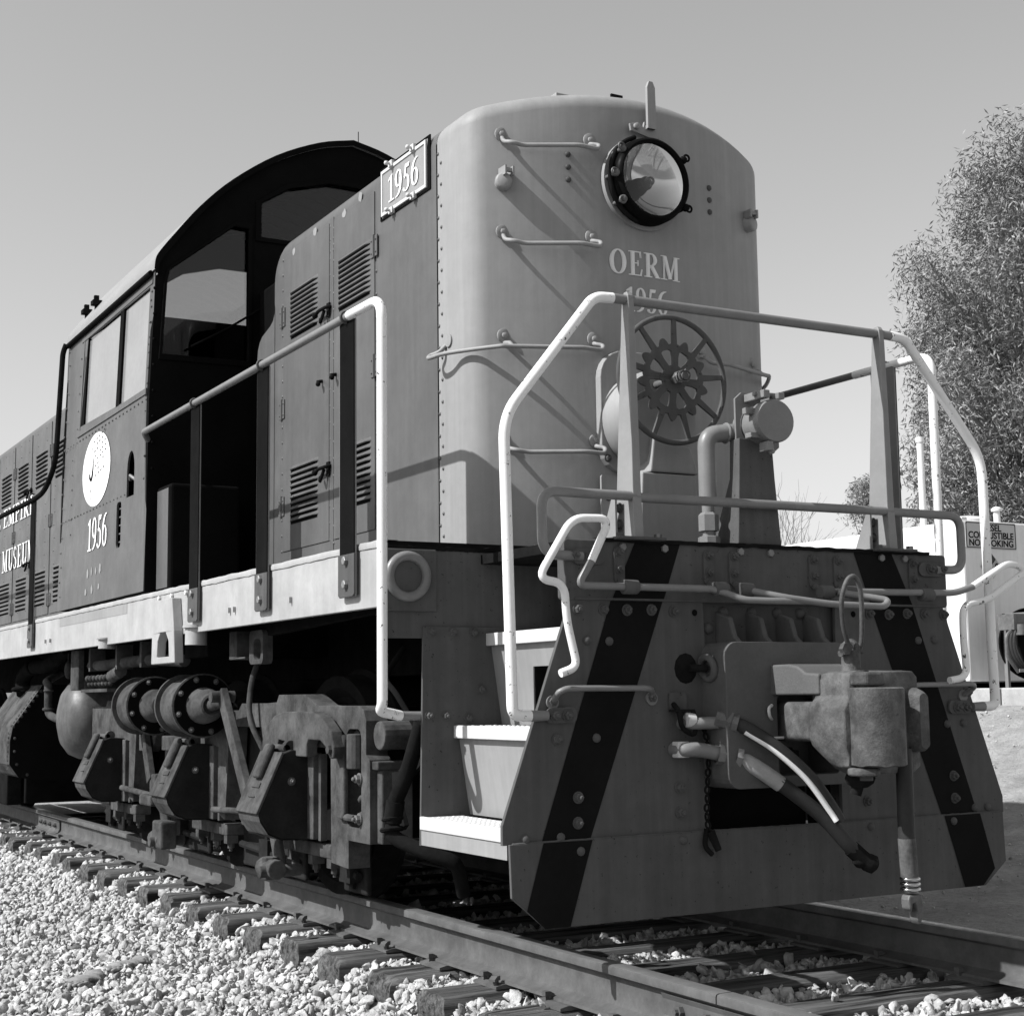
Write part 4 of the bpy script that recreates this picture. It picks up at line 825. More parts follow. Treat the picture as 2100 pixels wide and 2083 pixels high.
        M().box(-SX-.0015, -SX-.0005, 4.25, 5.95, 1.395, 1.452).build("sill_paint_patch", NOSE, cs)
# roof
rf = M(); prof = full; nn = len(prof)
def roofpt(p, y, d=0): return (p[0]*(1+d), y, p[1]+d*2)
vs = []
for y, d in ((CY0-.03, .012), (CY1+.02, .012)): vs += [roofpt(p, y, d) for p in prof]
rf.add(vs, [(k, k+1, nn+k+1, nn+k) for k in range(nn-1)])
vs = []
for y, d in ((CY0-.03, .0), (CY1+.02, .0)): vs += [roofpt(p, y, d-.002) for p in prof]
rf.add(vs, [(k, k+1, nn+k+1, nn+k) for k in range(nn-1)])
ro = rf.build("cab_roof", ROOF, cab, 40)
e = M()
e.add([roofpt(p, CY0-.031, .014) for p in prof]+[roofpt(p, CY0-.031, -.004) for p in prof], [(k, k+1, nn+k+1, nn+k) for k in range(nn-1)]); e.build("roof_front_edge", BLACK, ro)
# ceiling slats seen through the window, floor and seat block inside
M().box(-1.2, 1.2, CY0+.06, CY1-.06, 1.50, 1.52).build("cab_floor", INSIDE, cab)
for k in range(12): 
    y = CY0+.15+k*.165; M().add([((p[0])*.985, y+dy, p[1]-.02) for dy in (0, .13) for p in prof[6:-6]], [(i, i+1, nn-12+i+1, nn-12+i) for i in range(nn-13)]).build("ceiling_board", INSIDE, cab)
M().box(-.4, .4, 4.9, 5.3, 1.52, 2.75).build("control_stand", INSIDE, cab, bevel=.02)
M().lathe([(.05, 0), (.05, .02), (.02, .06), (.012, .10), (0, .11)], (.196, 4.3, 4.29), (0, 0, 1), 12).tube([(.196, 4.3, 4.36), (.196, 4.3, 4.55)], .003, 5).box(.10, .30, 4.2, 4.4, 4.27, 4.31).build("antenna", DARK, LOCO, 40)
for y in (5.55, 5.82): M().tube([(-1.17, y, 3.47), (-1.17, y, 3.54)], .012, 8).box(-1.20, -1.14, y-.035, y+.035, 3.53, 3.56).box(-1.185, -1.155, y-.015, y+.015, 3.56, 3.595).build("roof_bracket", DARK, LOCO)
# locker on the walkway in front of the cab
lk_ = M().box(-1.205, -.80, 3.66, 3.92, 1.484, 2.085).build("walkway_locker", BLACK, LOCO, bevel=.02, seg=3)  # shade on the front is put into the black colour
M().box(-1.2085, -1.2055, 3.685, 3.895, 1.51, 2.06).build("locker_lit_side", HOOD, lk_, bevel=.001)  # lighter sheet paints in the sunlit side
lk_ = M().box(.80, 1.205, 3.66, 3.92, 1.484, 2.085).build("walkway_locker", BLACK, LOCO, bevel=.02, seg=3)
M().lathe([(.06, 0), (.055, .02), (.03, .04), (0, .045)], (-1.02, 1.78, 1.484), (0, 0, 1), 16).build("deck_filler_cap", WHITE, LOCO, 50)
# ---- rear hood
rh = M(); secs = [section(y) for y in (6.08, 9.0, 13.0)]; rh.add([p for r in secs for p in r], [(i*q+k, i*q+k+1, (i+1)*q+k+1, (i+1)*q+k) for i in range(2) for k in range(q-1)])
secs_t = [[(x, y, z+(.055 if z > 3 else 0)) for x, y, z in r] for r in secs]
rh = rh.build("rear_hood", HOOD, LOCO, 40)
yd = 8.45
for k, (a, b) in enumerate(((6.35, 7.05), (7.10, 7.78), (7.83, 8.56), (8.62, 9.33), (9.40, 10.1), (10.16, 10.88), (10.94, 11.66))):
    d = M().box(-HX-.006, -HX-.002, a, b, 1.63, 3.28).build("access_door", HOOD, LOCO, bevel=.0015)
    louver_bank(d, -HX-.006, a+.12, b-.12, 2.76, 3.07, 8); louver_bank(d, -HX-.006, a+.12, b-.12, 1.72, 2.03, 8)
    hy = a if k % 2 else b
    for z in (3.02, 2.42, 1.75): hinge(d, -HX-.006, hy, z)
    if k % 2 == 0:
        for z in (2.75, 2.1): latch(d, -HX-.006, a+.03, z)
mm = []
for y in np.arange(6.3, 12, .355): mm += [(-HX-.004, y+.02*(k % 2), 1.6+k*.11) for k in range(16)]
tag(rivets(mm, (-1, 0, 0), .010, 6).build("rivets", HOOD, rh, 40), kind="stuff")
lettering("rear_lettering", rh, LETTER, "E EMPIRE", .172, 1.85, lambda u, v, d: (-HX-.011-d, 10.08-u, 2.555+v))
lettering("rear_lettering", rh, LETTER, "Y MUSEUM", .205, 1.4, lambda u, v, d: (-HX-.011-d, 10.07-u, 2.125+v))
# ---- front truck
TR = M()
fr = [(1.355, .298), (1.355, .615), (1.36, .64), (1.395, .66), (1.395, .80), (1.42, .845), (1.47, .862), (1.88, .862), (1.93, .865), (2.09, .915), (2.42, .915), (2.45, .88), (2.60, .875), (2.95, .875), (3.0, .84), (3.3, .84), (3.32, .90), (3.8, .90), (3.82, .84), (4.9, .84), (4.95, .90), (5.6, .90), (5.65, .86), (6.0, .86), (6.0, .30), (5.75, .28), (5.56, .28), (5.55, .65), (5.05, .65), (5.04, .30), (4.95, .28), (4.90, .72), (3.98, .74), (3.92, .30), (3.80, .30), (3.80, .65), (3.30, .65), (3.29, .30), (3.20, .28), (3.14, .76), (2.66, .76), (2.56, .30), (2.45, .28), (2.42, .68), (1.78, .68), (1.77, .19), (1.58, .18), (1.58, .298)]
for s in (-1, 1):
    hole = rrect(1.445, 1.60, .355, .765, .04)
    t = plate(fr, [hole], .10, YZ(s*.98)).build("truck_frame", TRUCK, LOCO, bevel=.012, seg=2)
    M().box(min(s*.85, s*.92), max(s*.85, s*.92), 1.42, 1.66, .34, .78).build("frame_web", DARK, t)
    # coil spring in the slot
    P = [(s*.965+.03*math.cos(a), 1.52+.03*math.sin(a), .37+.011*a) for a in np.arange(0, 26, .5)]; M().tube(P, .015, 8).build("coil_spring", TRUCK, t, 60)
    M().prism([(1.535, .62), (1.535, .75), (1.56, .765), (1.60, .75), (1.61, .60), (1.55, .60)], 'X', s*1.0, s*.955).tube([(s*1.03, 1.50, .60), (s*1.03, 1.50, .745)], .04, 14).build("spring_cap", TRUCK, t, bevel=.005)
    M().prism(rrect(1.575, 1.665, .385, .74, .03), 'X', s*1.055, s*1.03).build("pedestal_wedge", TRUCK, t, bevel=.008)
    M().tube([(s*1.04, 1.585, .395), (s*1.04, 1.49, .395)], .015, 8).build("tie_bolt", TRUCK, t, 40)
    bolts(t, [(s*1.032, 1.455, .395), (s*1.032, 1.455, .56)], BM, 'X' if s < 0 else 'x', scale=1.2)
    # arched spring plank plate over the first journal box
    ar = [(2.46, .62), (2.455, .70), (2.40, .77), (2.29, .82), (2.17, .838), (1.82, .838), (1.72, .815), (1.61, .755), (1.575, .69), (1.58, .645), (1.62, .64), (1.67, .69), (1.73, .715), (1.87, .716), (1.89, .69), (1.89, .64), (2.12, .64), (2.13, .70), (2.24, .71), (2.26, .66), (2.40, .64), (2.42, .62)]
    M().prism(ar, 'X', s*1.10, s*1.045).build("equalizer_plate", TRUCK, t, bevel=.006)
    plate(circ(0, 0, .02, n=6), [], .02, lambda u, v, w: (s*1.105+w, 1.61+u, .68+v)).build("plate_bolt", TRUCK, t)
    # end beam and front guard
    M().box(min(s*.6, s*1.02), max(s*.6, s*1.02), 1.30, 1.36, .60, .635).tube([(s*1.0, 1.33, .74), (s*.6, 1.33, .74)], .06, 16).box(min(s*.86, s*1.0), max(s*.86, s*1.0), 1.30, 1.352, .30, .60).build("truck_end_beam", TRUCK, LOCO, bevel=.006)
    for yb in (2.15, 3.555, 5.30):
        # journal box: extruded along Y, profile in X/Z, slanted lid
        w = .135
        pf = [(.99, .660), (1.12, .668), (1.155, .655), (1.272, .395), (1.262, .36), (1.225, .305), (1.165, .278), (1.06, .272), (.99, .272)]
        jb = M().prism([(s*x, z) for x, z in pf], 'Y', yb-w, yb+w).build("journal_box", OILY_SHADE, LOCO, bevel=.004)  # near-black body paints in the shade on the front face
        ap = [(1.274, .397), (1.264, .359), (1.227, .303), (1.166, .276), (1.06, .270)]
        M().add([(s*(x+.002), y, z-.002) for y in (yb-w-.001, yb+w+.001) for x, z in ap], [(k, k+1, 5+k+1, 5+k) for k in range(4)]).build("box_lit_apron", TRUCK, jb)  # lighter sheet paints in the sunlit curved face
        # lid: slab on the slanted face
        n_ = Vector((.26, 0, .117)).normalized(); tdir = Vector((.117, 0, -.26)).normalized()
        def onlid(u, y, h): p = Vector((1.155, 0, .655))+tdir*u+n_*h; return (s*p.x, yb+y, p.z)
        def lidbox(u0, u1, y0, y1, h0, h1):
            v = [onlid(u, y, h) for u in (u0, u1) for y in (y0, y1) for h in (h0, h1)]; return M().add(v, [(0, 1, 3, 2), (4, 6, 7, 5), (0, 4, 5, 1), (2, 3, 7, 6), (0, 2, 6, 4), (1, 5, 7, 3)])
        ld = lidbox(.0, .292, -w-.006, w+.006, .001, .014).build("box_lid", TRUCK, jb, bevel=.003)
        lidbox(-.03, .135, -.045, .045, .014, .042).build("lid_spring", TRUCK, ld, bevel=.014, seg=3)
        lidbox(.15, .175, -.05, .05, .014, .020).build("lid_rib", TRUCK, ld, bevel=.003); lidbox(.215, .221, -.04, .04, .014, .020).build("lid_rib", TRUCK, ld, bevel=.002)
        M().tube([(s*1.13, yb-.10, .675), (s*1.13, yb+.11, .675)], .017, 10).tube([(s*1.11, yb-.10, .682), (s*1.11, yb-.06, .682)], .028, 12).build("lid_hinge", TRUCK, jb, 40)
        bolts(jb, [(s*1.12, yb-w, .53)], BM, scale=.9)
        M().box(min(s*1.0, s*1.045), max(s*1.0, s*1.045), yb-w-.07, yb-w+.0, .275, .655).build("pedestal_liner", TRUCK, jb, bevel=.004)
        M().box(min(s*.99, s*1.02), max(s*.99, s*1.02), yb-w-.10, yb-w-.07, .27, .65).build("wear_plate", TRUCK, jb)
        # wheel
        wl = M().lathe([(.0, .07), (.10, .07), (.13, .04), (.40, .03), (.44, .065), (.497, .065), (.50, .0), (.503, -.04), (.528, -.055), (.528, -.075), (.44, -.075), (.4, -.02), (.0, -.02)], (s*.78, yb, .502), (s, 0, 0), 48).build("wheel", DARK, LOCO, 40)
        # brake shoe and hanger behind each wheel, pedestal tie bar below
        M().box(min(s*.9, s*1.0), max(s*.9, s*1.0), yb-.30, yb+.30, .195, .255).build("pedestal_tie_bar", TRUCK, t, bevel=.006)
        for dy in (-.28, -.06, .2): M().tube([(s*.97, yb+dy, .13), (s*.97, yb+dy, .20)], .018, 6).tube([(s*.97, yb+dy, .115), (s*.97, yb+dy, .13)], .01, 6).box(min(s*.94, s*1.0), max(s*.94, s*1.0), yb+dy-.025, yb+dy+.025, .155, .195).build("tie_bar_bolt", TRUCK, t)
    # brake cylinders with push rods and hanging levers
    for i, (yf, yr) in enumerate(((3.20, 3.60), (4.08, 4.50))):
        c0 = Vector((s*1.15, yf, .866))
        bc = M().lathe([(0, -.004), (.155, -.004), (.166, 0), (.166, .016), (.142, .018), (.142, .30), (.166, .302), (.166, .325), (.10, .36), (0, .38)], c0, (0, 1, 0), 40).build("brake_cylinder", DARK if False else TRUCK, LOCO, 35)
        M().lathe([(0, -.006), (.157, -.006), (.157, -.003)], c0, (0, 1, 0), 36).build("cylinder_head", BLACK, bc)
        for k in range(8): bolts(bc, [(c0.x+.138*math.cos(k*PI/4+.3), yf-.004, c0.z+.138*math.sin(k*PI/4+.3))], BM, scale=.75)
        M().lathe([(.095, -.006), (.085, -.08), (.066, -.105), (.058, -.14), (.048, -.145), (.04, -.12), (0, -.12)], c0, (0, 1, 0), 24).build("push_rod_guide", TRUCK, bc, 40)
        if i == 0:
            M().tube([c0+Vector((0, -.10, 0)), c0+Vector((0, -.33, .02))], .03, 10).build("push_rod", TRUCK, bc, 50)
            q0 = Vector((s*1.17, 2.84, .93)); q1 = Vector((s*1.17, 2.46, .46))
        else:
            q0 = Vector((s*1.12, 4.44, .80)); q1 = Vector((s*1.12, 4.24, .44))
        dn = (q1-q0).normalized(); sn = Vector((0, dn.z, -dn.y))*.038
        v = [q+sn*a+Vector((b, 0, 0)) for q in (q0, q1) for a in (-1, 1) for b in (-.018, .018)]
        lv = M().add(v, [(0, 1, 3, 2), (4, 6, 7, 5), (0, 4, 5, 1), (2, 3, 7, 6), (0, 2, 6, 4), (1, 5, 7, 3)]).build("brake_lever", TRUCK, LOCO, bevel=.004)
        M().tube([q0+Vector((-.06, 0, -.02)), q0+Vector((.06, 0, -.02))], .03, 10).build("lever_pin", TRUCK, lv, 40)
        # lower lever, adjuster and slack block
        b0 = Vector((s*1.10, q1.y-.05, .30))
        M().box(b0.x-.03, b0.x+.03, b0.y-.06, b0.y+.06, .36, .48).box(b0.x-.05, b0.x+.05, b0.y-.04, b0.y+.20, .30, .36).build("slack_block", TRUCK, lv, bevel=.012)
        M().tube([(s*1.08, q1.y-.10, .34), (s*1.08, q1.y-.22, .12)], .03, 8).tube([(s*1.13, q1.y-.30, .13), (s*1.13, q1.y-.12, .13)], .045, 10).tube([(s*1.13, q1.y-.20, .08), (s*1.13, q1.y-.20, .18)], .04, 8).tube([(s*1.0, q1.y-.25, .12), (s*1.2, q1.y-.25, .12)], .028, 10).build("slack_adjuster", TRUCK, lv, bevel=.005)
    M().prism([(4.35, .60), (4.62, .60), (4.62, .72), (4.52, .84), (4.35, .90), (4.26, .82), (4.26, .7)], 'X', s*1.09, s*1.04).build("cylinder_bracket", TRUCK, t, bevel=.006)
    M().box(min(s*1.0, s*1.14), max(s*1.0, s*1.14), 3.62, 3.98, .62, .70).build("cylinder_bracket", TRUCK, t, bevel=.006)
    M().box(min(s*1.08, s*1.17), max(s*1.08, s*1.17), 3.86, 4.04, .085, .235).build("brake_beam_guide", TRUCK, t, bevel=.012)
    # pipes and brackets below the sill
    M().box(min(s*1.12, s*1.16), max(s*1.12, s*1.16), 5.88, 6.10, .97, 1.24).build("pipe_bracket", TRUCK, LOCO, bevel=.006); M().box(min(s*1.06, s*1.14), max(s*1.06, s*1.14), 5.2, 5.88, .955, .975).build("bracket_arm", TRUCK, LOCO)
    m = M()
    for k in range(7):
        for r_ in range(2): m.ball((s*(1.10+.015*r_), 5.25+.09*k, 1.01+.035*r_), .022, 4)
    m.tube([(s*1.12, 5.15, 1.05), (s*1.12, 4.95, 1.08)], .04, 10); tag(m.build("flexible_conduit", TRUCK, LOCO, 50))
    M().tube(spline([(s*1.1, 5.75, 1.13), (s*1.1, 5.4, 1.125), (s*1.1, 4.9, 1.13), (s*1.1, 4.3, 1.13), (s*1.1, 3.7, 1.11)], 5), .035, 10).build("air_pipe", TRUCK, LOCO, 50)
    for y in (5.62, 4.95, 4.4): M().box(min(s*1.05, s*1.15), max(s*1.05, s*1.15), y-.02, y+.02, 1.09, 1.24).build("pipe_hanger", TRUCK, LOCO)
    M().tube([(s*1.262, 4.74, 1.21), (s*1.262, 4.74, 1.265)], .05, 14).lathe([(.062, .055), (.062, .065), (0, .065)], (s*1.262, 4.74, 1.21), (0, 0, 1), 16).build("drain_cup", SILL, LOCO, 40)
    M().tube([(s*1.262, 2.98, 1.17), (s*1.262, 2.98, 1.255)], .055, 14).lathe([(.068, .085), (.068, .098), (0, .098)], (s*1.262, 2.98, 1.17), (0, 0, 1), 16).build("drain_cup", SILL, LOCO, 40)
    # jacking casting on the sill
    jc = plate([(3.14, 1.085), (3.56, 1.085), (3.55, 1.25), (3.50, 1.42), (3.20, 1.42), (3.16, 1.25)], [[(3.24, 1.12), (3.46, 1.12), (3.45, 1.20), (3.40, 1.245), (3.30, 1.245), (3.25, 1.20)]], .05, YZ(s*1.30)).build("jacking_pad", SILL, LOCO, bevel=.016, seg=3)
    bolts(jc, [(s*1.276, y, 1.44) for y in (3.10, 3.35, 3.58)], HMW, 'X' if s < 0 else 'x', name="bolt_head", scale=.9)
    plate(rrect(3.25, 3.45, 1.26, 1.36, .01), [], .02, YZ(s*1.29)).build("pad_insert", WHITE, jc)
    M().box(min(s*1.05, s*1.14), max(s*1.05, s*1.14), 2.72, 2.83, 1.10, 1.23).box(min(s*1.0, s*1.14), max(s*1.0, s*1.14), 2.6, 2.83, 1.09, 1.10).build("hanger_bracket", TRUCK, LOCO, bevel=.004)
    plate(rrect(2.33, 2.52, 1.06, 1.22, .03), [rrect(2.36, 2.46, 1.08, 1.18, .03)], .05, YZ(s*1.12)).build("sand_pipe_bracket", TRUCK, LOCO, bevel=.01)
    # sanding hose by the first wheel
    M().tube(spline([(s*1.06, .80, .80), (s*1.08, .88, .62), (s*1.10, .95, .50)], 6), .03, 12).tube([(s*1.10, .95, .50), (s*1.105, .97, .42)], .036, 12).tube(spline([(s*1.105, .97, .42), (s*1.10, .96, .36), (s*1.0, .85, .30), (s*.92, .80, .26), (s*.86, .85, .14)], 6), .028, 12).torus((s*1.105, .97, .43), (0, .2, 1), .037, .007, 18, 6).torus((s*1.105, .975, .39), (0, .2, 1), .04, .009, 18, 6).build("sand_pipe", DARK, LOCO, 50)
    M().prism([(1.05, .60), (1.12, .60), (1.10, .48), (1.03, .38), (1.0, .40), (1.06, .50)], 'X', s*1.04, s*1.02).build("pipe_strap", DARK, LOCO)
    M().prism([(.85, .72), (.92, .75), (1.25, .60), (1.2, .55)], 'X', s*.95, s*.93).build("brace_bar", DARK, LOCO)
# black plates added to block sun from the near rail, then motor cases
for s in (-1, 1):
    for (a, b, z0, z1) in ((1.66, 1.92, .05, .66), (2.38, 3.26, .045, .74), (3.82, 4.70, .05, .72), (5.62, 6.0, .05, .7)):
        bg_ = M().box(min(s*.885, s*.91), max(s*.885, s*.91), a, b, z0, z1).build("rail_shade_plate", OILY_SHADE, LOCO, bevel=.01)
        M().tube([(s*.93, a+.04, z0+.08), (s*.93, b-.04, z0+.11)], .018, 8).tube([(s*.93, (a+b)/2, z0+.02), (s*.93, (a+b)/2, z1-.05)], .022, 8).box(min(s*.91, s*.96), max(s*.91, s*.96), (a+b)/2-.06, (a+b)/2+.06, z0+.05, z0+.16).build("shade_plate_rod", OILY_SHADE, bg_, 40)
    M().tube([(s*1.06, 2.5, .36), (s*1.06, 3.3, .33)], .016, 8).build("brake_rod", TRUCK, LOCO, 50)
    M().tube([(s*1.06, 3.8, .33), (s*1.06, 5.1, .36)], .018, 8).build("brake_rod", TRUCK, LOCO, 50)
    M().tube(spline([(s*1.0, 2.75, 1.12), (s*1.06, 2.72, .98), (s*1.08, 2.68, .80), (s*1.02, 2.62, .62), (s*.95, 2.6, .4)], 6), .014, 8).build("air_line", TRUCK, LOCO, 50)
    M().tube(spline([(s*.9, 1.3, 1.1), (s*1.0, 1.25, .98), (s*1.02, 1.1, .9), (s*.98, .98, .75), (s*.95, .9, .6)], 6), .012, 8).build("air_line", DARK, LOCO, 50)
for yb in (2.15, 3.555, 5.30): M().box(-.6, .6, yb+.1, yb+.75, .22, .85).build("traction_motor", OILY_SHADE, LOCO, bevel=.04)
# axles
for yb in (2.15, 3.555, 5.30): M().tube([(-1.0, yb, .502), (1.0, yb, .502)], .085, 14).build("axle", DARK, LOCO, 50)
# ---- air reservoir and fuel tank ahead of the rear truck
for s in (-1, 1):
    if s < 0: M().lathe([(0, 0), (.10, .008), (.19, .035), (.255, .085), (.285, .15), (.29, .2), (.29, 2.04), (.285, 2.09), (.19, 2.2), (0, 2.24)], (-1.12, 6.62, .775), (1, 0, 0), 44).build("air_reservoir", RESV, LOCO, 50)
    tk = [(s*.5, 1.03), (s*.98, 1.03), (s*1.2, .71), (s*1.22, .60), (s*1.22, .42), (s*1.15, .32), (s*1.0, .29), (s*.5, .29)]
    ft = M().prism(tk, 'Y', 7.78, 8.84).build("fuel_tank", TRUCK, LOCO, bevel=.02)
    M().prism([(x*1.0+s*.004, z) for x, z in tk], 'Y', 7.76, 7.779).build("tank_end_plate", BLACK, ft)
    pp = [(s*(x*1-.03), 7.76, z) for x, z in ((1.22, .62), (1.22, .52), (1.2, .42), (1.12, .34))]+[(s*(1.0+.2*k/7), 7.76, .98-.27*k/7) for k in range(8)]
    mm = M()
    for p in pp: mm.lathe([(.013, 0), (.009, .006), (0, .009)], p, (0, -1, 0), 7)
    for k in range(12):
        for p in (((s*(1.0+.2*k/11)), 1.005-.29*k/11),): mm.lathe([(.013, 0), (.009, .006), (0, .009)], (p[0], 7.85, p[1]), (s*.8, 0, .55), 7)
    for k in range(9): mm.lathe([(.012, 0), (.008, .006), (0, .009)], (s*1.22, 7.85+.0*k, .66-.035*k), (s, 0, 0), 7)
    tag(mm.build("rivets", TRUCK, ft, 40), kind="stuff")
    M().tube(spline([(s*1.02, 8.3, .96), (s*1.02, 8.35, 1.08), (s*1.0, 8.1, 1.17), (s*.98, 7.6, 1.18), (s*.96, 7.1, 1.30)], 8), .06, 14).torus((s*1.02, 8.3, 1.0), (0, .1, 1), .085, .016, 20, 8).torus((s*1.0, 8.02, 1.18), (0, 1, 0), .065, .012, 20, 8).build("filler_pipe", DARK, LOCO, 50)
    M().tube(fillet([(s*.85, 7.75, 1.12), (s*1.0, 7.6, 1.05), (s*1.02, 7.42, 1.03), (s*1.02, 7.40, .80), (s*.98, 7.2, .76)], .06), .03, 12).torus((s*1.02, 7.405, .98), (0, 0, 1), .03, .01, 16, 6).torus((s*1.02, 7.40, .84), (0, 0, 1), .034, .012, 16, 6).build("reservoir_pipe", TRUCK, LOCO, 50)
    M().ball((s*1.05, 6.65, 1.12), .04, 6, (.7, .8, 1.6)).tube([(s*1.05, 6.65, 1.14), (s*1.05, 6.65, 1.24)], .006, 6).build("pull_ring_weight", TRUCK, LOCO, 50)
    M().box(min(s*.9, s*1.02), max(s*.9, s*1.02), 8.9, 13, .04, .86).build("rear_truck_frame", DARK, LOCO, bevel=.01)  # lower edge dropped to block sun from the track bed
    M().box(min(0, s*.88), max(0, s*.88), 8.85, 8.95, .05, .9).build("rear_truck_end", DARK, LOCO, bevel=.01)
    for yb in (9.5, 10.9): M().lathe([(.0, .07), (.13, .04), (.40, .03), (.44, .065), (.497, .065), (.503, -.04), (.528, -.055), (.528, -.075), (.0, -.02)], (s*.78, yb, .502), (s, 0, 0), 40).build("wheel", DARK, LOCO, 40)
# ================================================================== TRACK
TIES = [.331-.11+.4697*n for n in range(-2, 23)]; TZ = -.175; TL = 1.10
def gz(x, y):
    if x < -1.0: z = -.222-.146*min(1, max(0, abs(x)-1.0)/.2)-.055*max(0, abs(x)-1.2) if x > -4 else -.522
    elif x < .66: z = -.222
    elif x < 1.3: z = -.24
    elif x < 2.0: z = -.24+.123*(x-1.3)
    elif x < 4.1: z = -.154+.334*((x-2.0)/2.1)**1.3
    elif x < 6.12: z = .18+.60*(x-4.1)/2.02
    else: z = .78
    return z
gx = sorted(set([-400, -120, -50, -25, -12, -7, -5, -4]+list(np.round(np.arange(-3.8, 6.4, .2), 2))+[6.8, 8, 10, 14, 20, 30, 60, 150, 400]))
gy = sorted(set([-300, -80, -30, -15, -8, -5]+list(np.round(np.arange(-4, 14, .25), 2))+[15, 17, 20, 25, 32, 45, 70, 120, 250, 600]))
vs = []
for y in gy:
    for x in gx:
        bm_ = .035*noise.noise((x*1.3, y*1.3, 3))+.02*noise.noise((x*4, y*4, 1)) if (x > 1.9 and x < 6.1) else (.012*noise.noise((x*3, y*3, 4)))
        vs.append((x, y, gz(x, y)+bm_-(.01 if x > 6.1 else 0)))
nx = len(gx); fs = [(j*nx+i, j*nx+i+1, (j+1)*nx+i+1, (j+1)*nx+i) for j in range(len(gy)-1) for i in range(nx-1)]
g = M(); g.v = vs; g.f = fs; gm = g.mesh("ground", DIRT, 60); tag(put("ground", gm), kind="structure")
gm.materials.append(BALB); gm.materials.append(LOWBOUNCE)
for p in gm.polygons:
    if -4.2 < p.center.x < 1.45 and -10 < p.center.y < 40: p.material_index = 1
    elif p.center.x < -4.2 or p.center.y < -5: p.material_index = 2
# ballast stones
def rocks(P, S, sub, seed):
    r = np.random.default_rng(seed); bm_ = bmesh.new(); bmesh.ops.create_icosphere(bm_, subdivisions=sub, radius=1); bm_.verts.ensure_lookup_table()
    V = np.array([v.co[:] for v in bm_.verts]); F = np.array([[v.index for v in f.verts] for f in bm_.faces]); bm_.free()
    K = 24; var = []
    for k in range(K):   # facetted, broken shapes: clip a ball by random planes
        W = V.copy()*r.uniform(.82, 1.18, (len(V), 1))
        for _ in range(11):
            n_ = r.normal(size=3); n_ /= np.linalg.norm(n_); d = r.uniform(.26, .56); ex = W @ n_-d; W = W-np.clip(ex, 0, None)[:, None]*n_*.98
        W *= r.uniform(.62, 1.3, 3)*1.5; W += r.normal(0, .075, W.shape); var.append(W)
    var = np.array(var); n = len(P); idx = r.integers(0, K, n)
    q_ = r.normal(size=(n, 4)); q_ /= np.linalg.norm(q_, axis=1)[:, None]; w, x, y, z = q_.T
    Rm = np.stack([np.stack([1-2*(y*y+z*z), 2*(x*y-z*w), 2*(x*z+y*w)], -1), np.stack([2*(x*y+z*w), 1-2*(x*x+z*z), 2*(y*z-x*w)], -1), np.stack([2*(x*z-y*w), 2*(y*z+x*w), 1-2*(x*x+y*y)], -1)], 1)
    A = np.einsum('nij,nvj->nvi', Rm, var[idx])*S[:, None, None]+P[:, None, :]
    nv = len(V); FF = (F[None]+np.arange(n)[:, None, None]*nv).reshape(-1, 3)
    col = np.repeat(np.clip(r.normal(1, .15, n), .5, 1.3)*np.where(r.random(n) < .07, .55, 1), nv)
    return A.reshape(-1, 3), FF, col
def rockobj(name, sets):
    Vs, Fs, Cs = [], [], []; o = 0
    for a, f_, c in sets: Vs.append(a); Fs.append(f_+o); Cs.append(c); o += len(a)
    V = np.concatenate(Vs); F = np.concatenate(Fs); Cc = np.concatenate(Cs)
    me = bpy.data.meshes.new(name); me.vertices.add(len(V)); me.vertices.foreach_set("co", V.ravel().astype(np.float32)); me.loops.add(F.size); me.loops.foreach_set("vertex_index", F.ravel().astype(np.int32))
    me.polygons.add(len(F)); me.polygons.foreach_set("loop_start", np.arange(0, F.size, 3, dtype=np.int32)); me.polygons.foreach_set("loop_total", np.full(len(F), 3, dtype=np.int32))
    at = me.attributes.new("rnd", 'FLOAT', 'POINT'); at.data.foreach_set("value", Cc.astype(np.float32)); me.update(calc_edges=True); me.validate(); me.materials.append(BALL)
    return put(name, me)
def scatter(x0, x1, y0, y1, dens, lay, smin, smax, seed):
    r = np.random.default_rng(seed); n = int((x1-x0)*(y1-y0)*dens); X = r.uniform(x0, x1, n); Y = r.uniform(y0, y1, n); S = smin+(smax-smin)*r.random(n)**2.2
    Z = np.array([gz(a, b) for a, b in zip(X, Y)])+S*.35+r.random(n)*lay
    t = ((Y-TIES[0]+.11) % .4697); ontie = (np.abs(X) < TL+.02) & (t < .235) & (Y > TIES[0]-.2)
    gap = (np.abs(X) < TL)
    onrail = np.abs(np.abs(X)-.753) < .10
    Z = np.where(gap & ~ontie, Z-.01, Z)
    keep = ~ontie & ~(onrail & (Z > TZ-.02)) | (ontie & (r.random(n) < .0))
    Z = np.minimum(Z, np.where(np.abs(X) < TL+.1, TZ+.03, 9))
    P = np.stack([X, Y, Z], -1)[keep]; return P, S[keep]
sets = []
for i, a in enumerate(((-2.75, -1.02, -.2, 4.2, 2300, .035, .009, .029, 2), (-1.08, .95, -1.6, 4.2, 1500, .028, .009, .028, 2))):
    P, S = scatter(*a[:8], 11+i); sets.append(rocks(P, S, a[8], 31+i))
for i, a in enumerate(((-3.4, -.85, 4.2, 12, 1900, .035, .011, .031, 1), (-3.4, -2.75, -.2, 4.2, 1100, .04, .012, .034, 1), (-.9, .9, 2.6, 8, 250, .02, .02, .04, 1), (.95, 1.5, -2, 10, 300, .02, .02, .04, 1), (-4.4, -3.2, -3, 12, 300, .02, .02, .045, 1), (-3.2, -1.02, -3, -.2, 500, .03, .02, .042, 1), (-1.05, .95, -3, -1.6, 500, .03, .02, .042, 1))):
    P, S = scatter(*a[:8], 51+i); sets.append(rocks(P, S, a[8], 71+i))
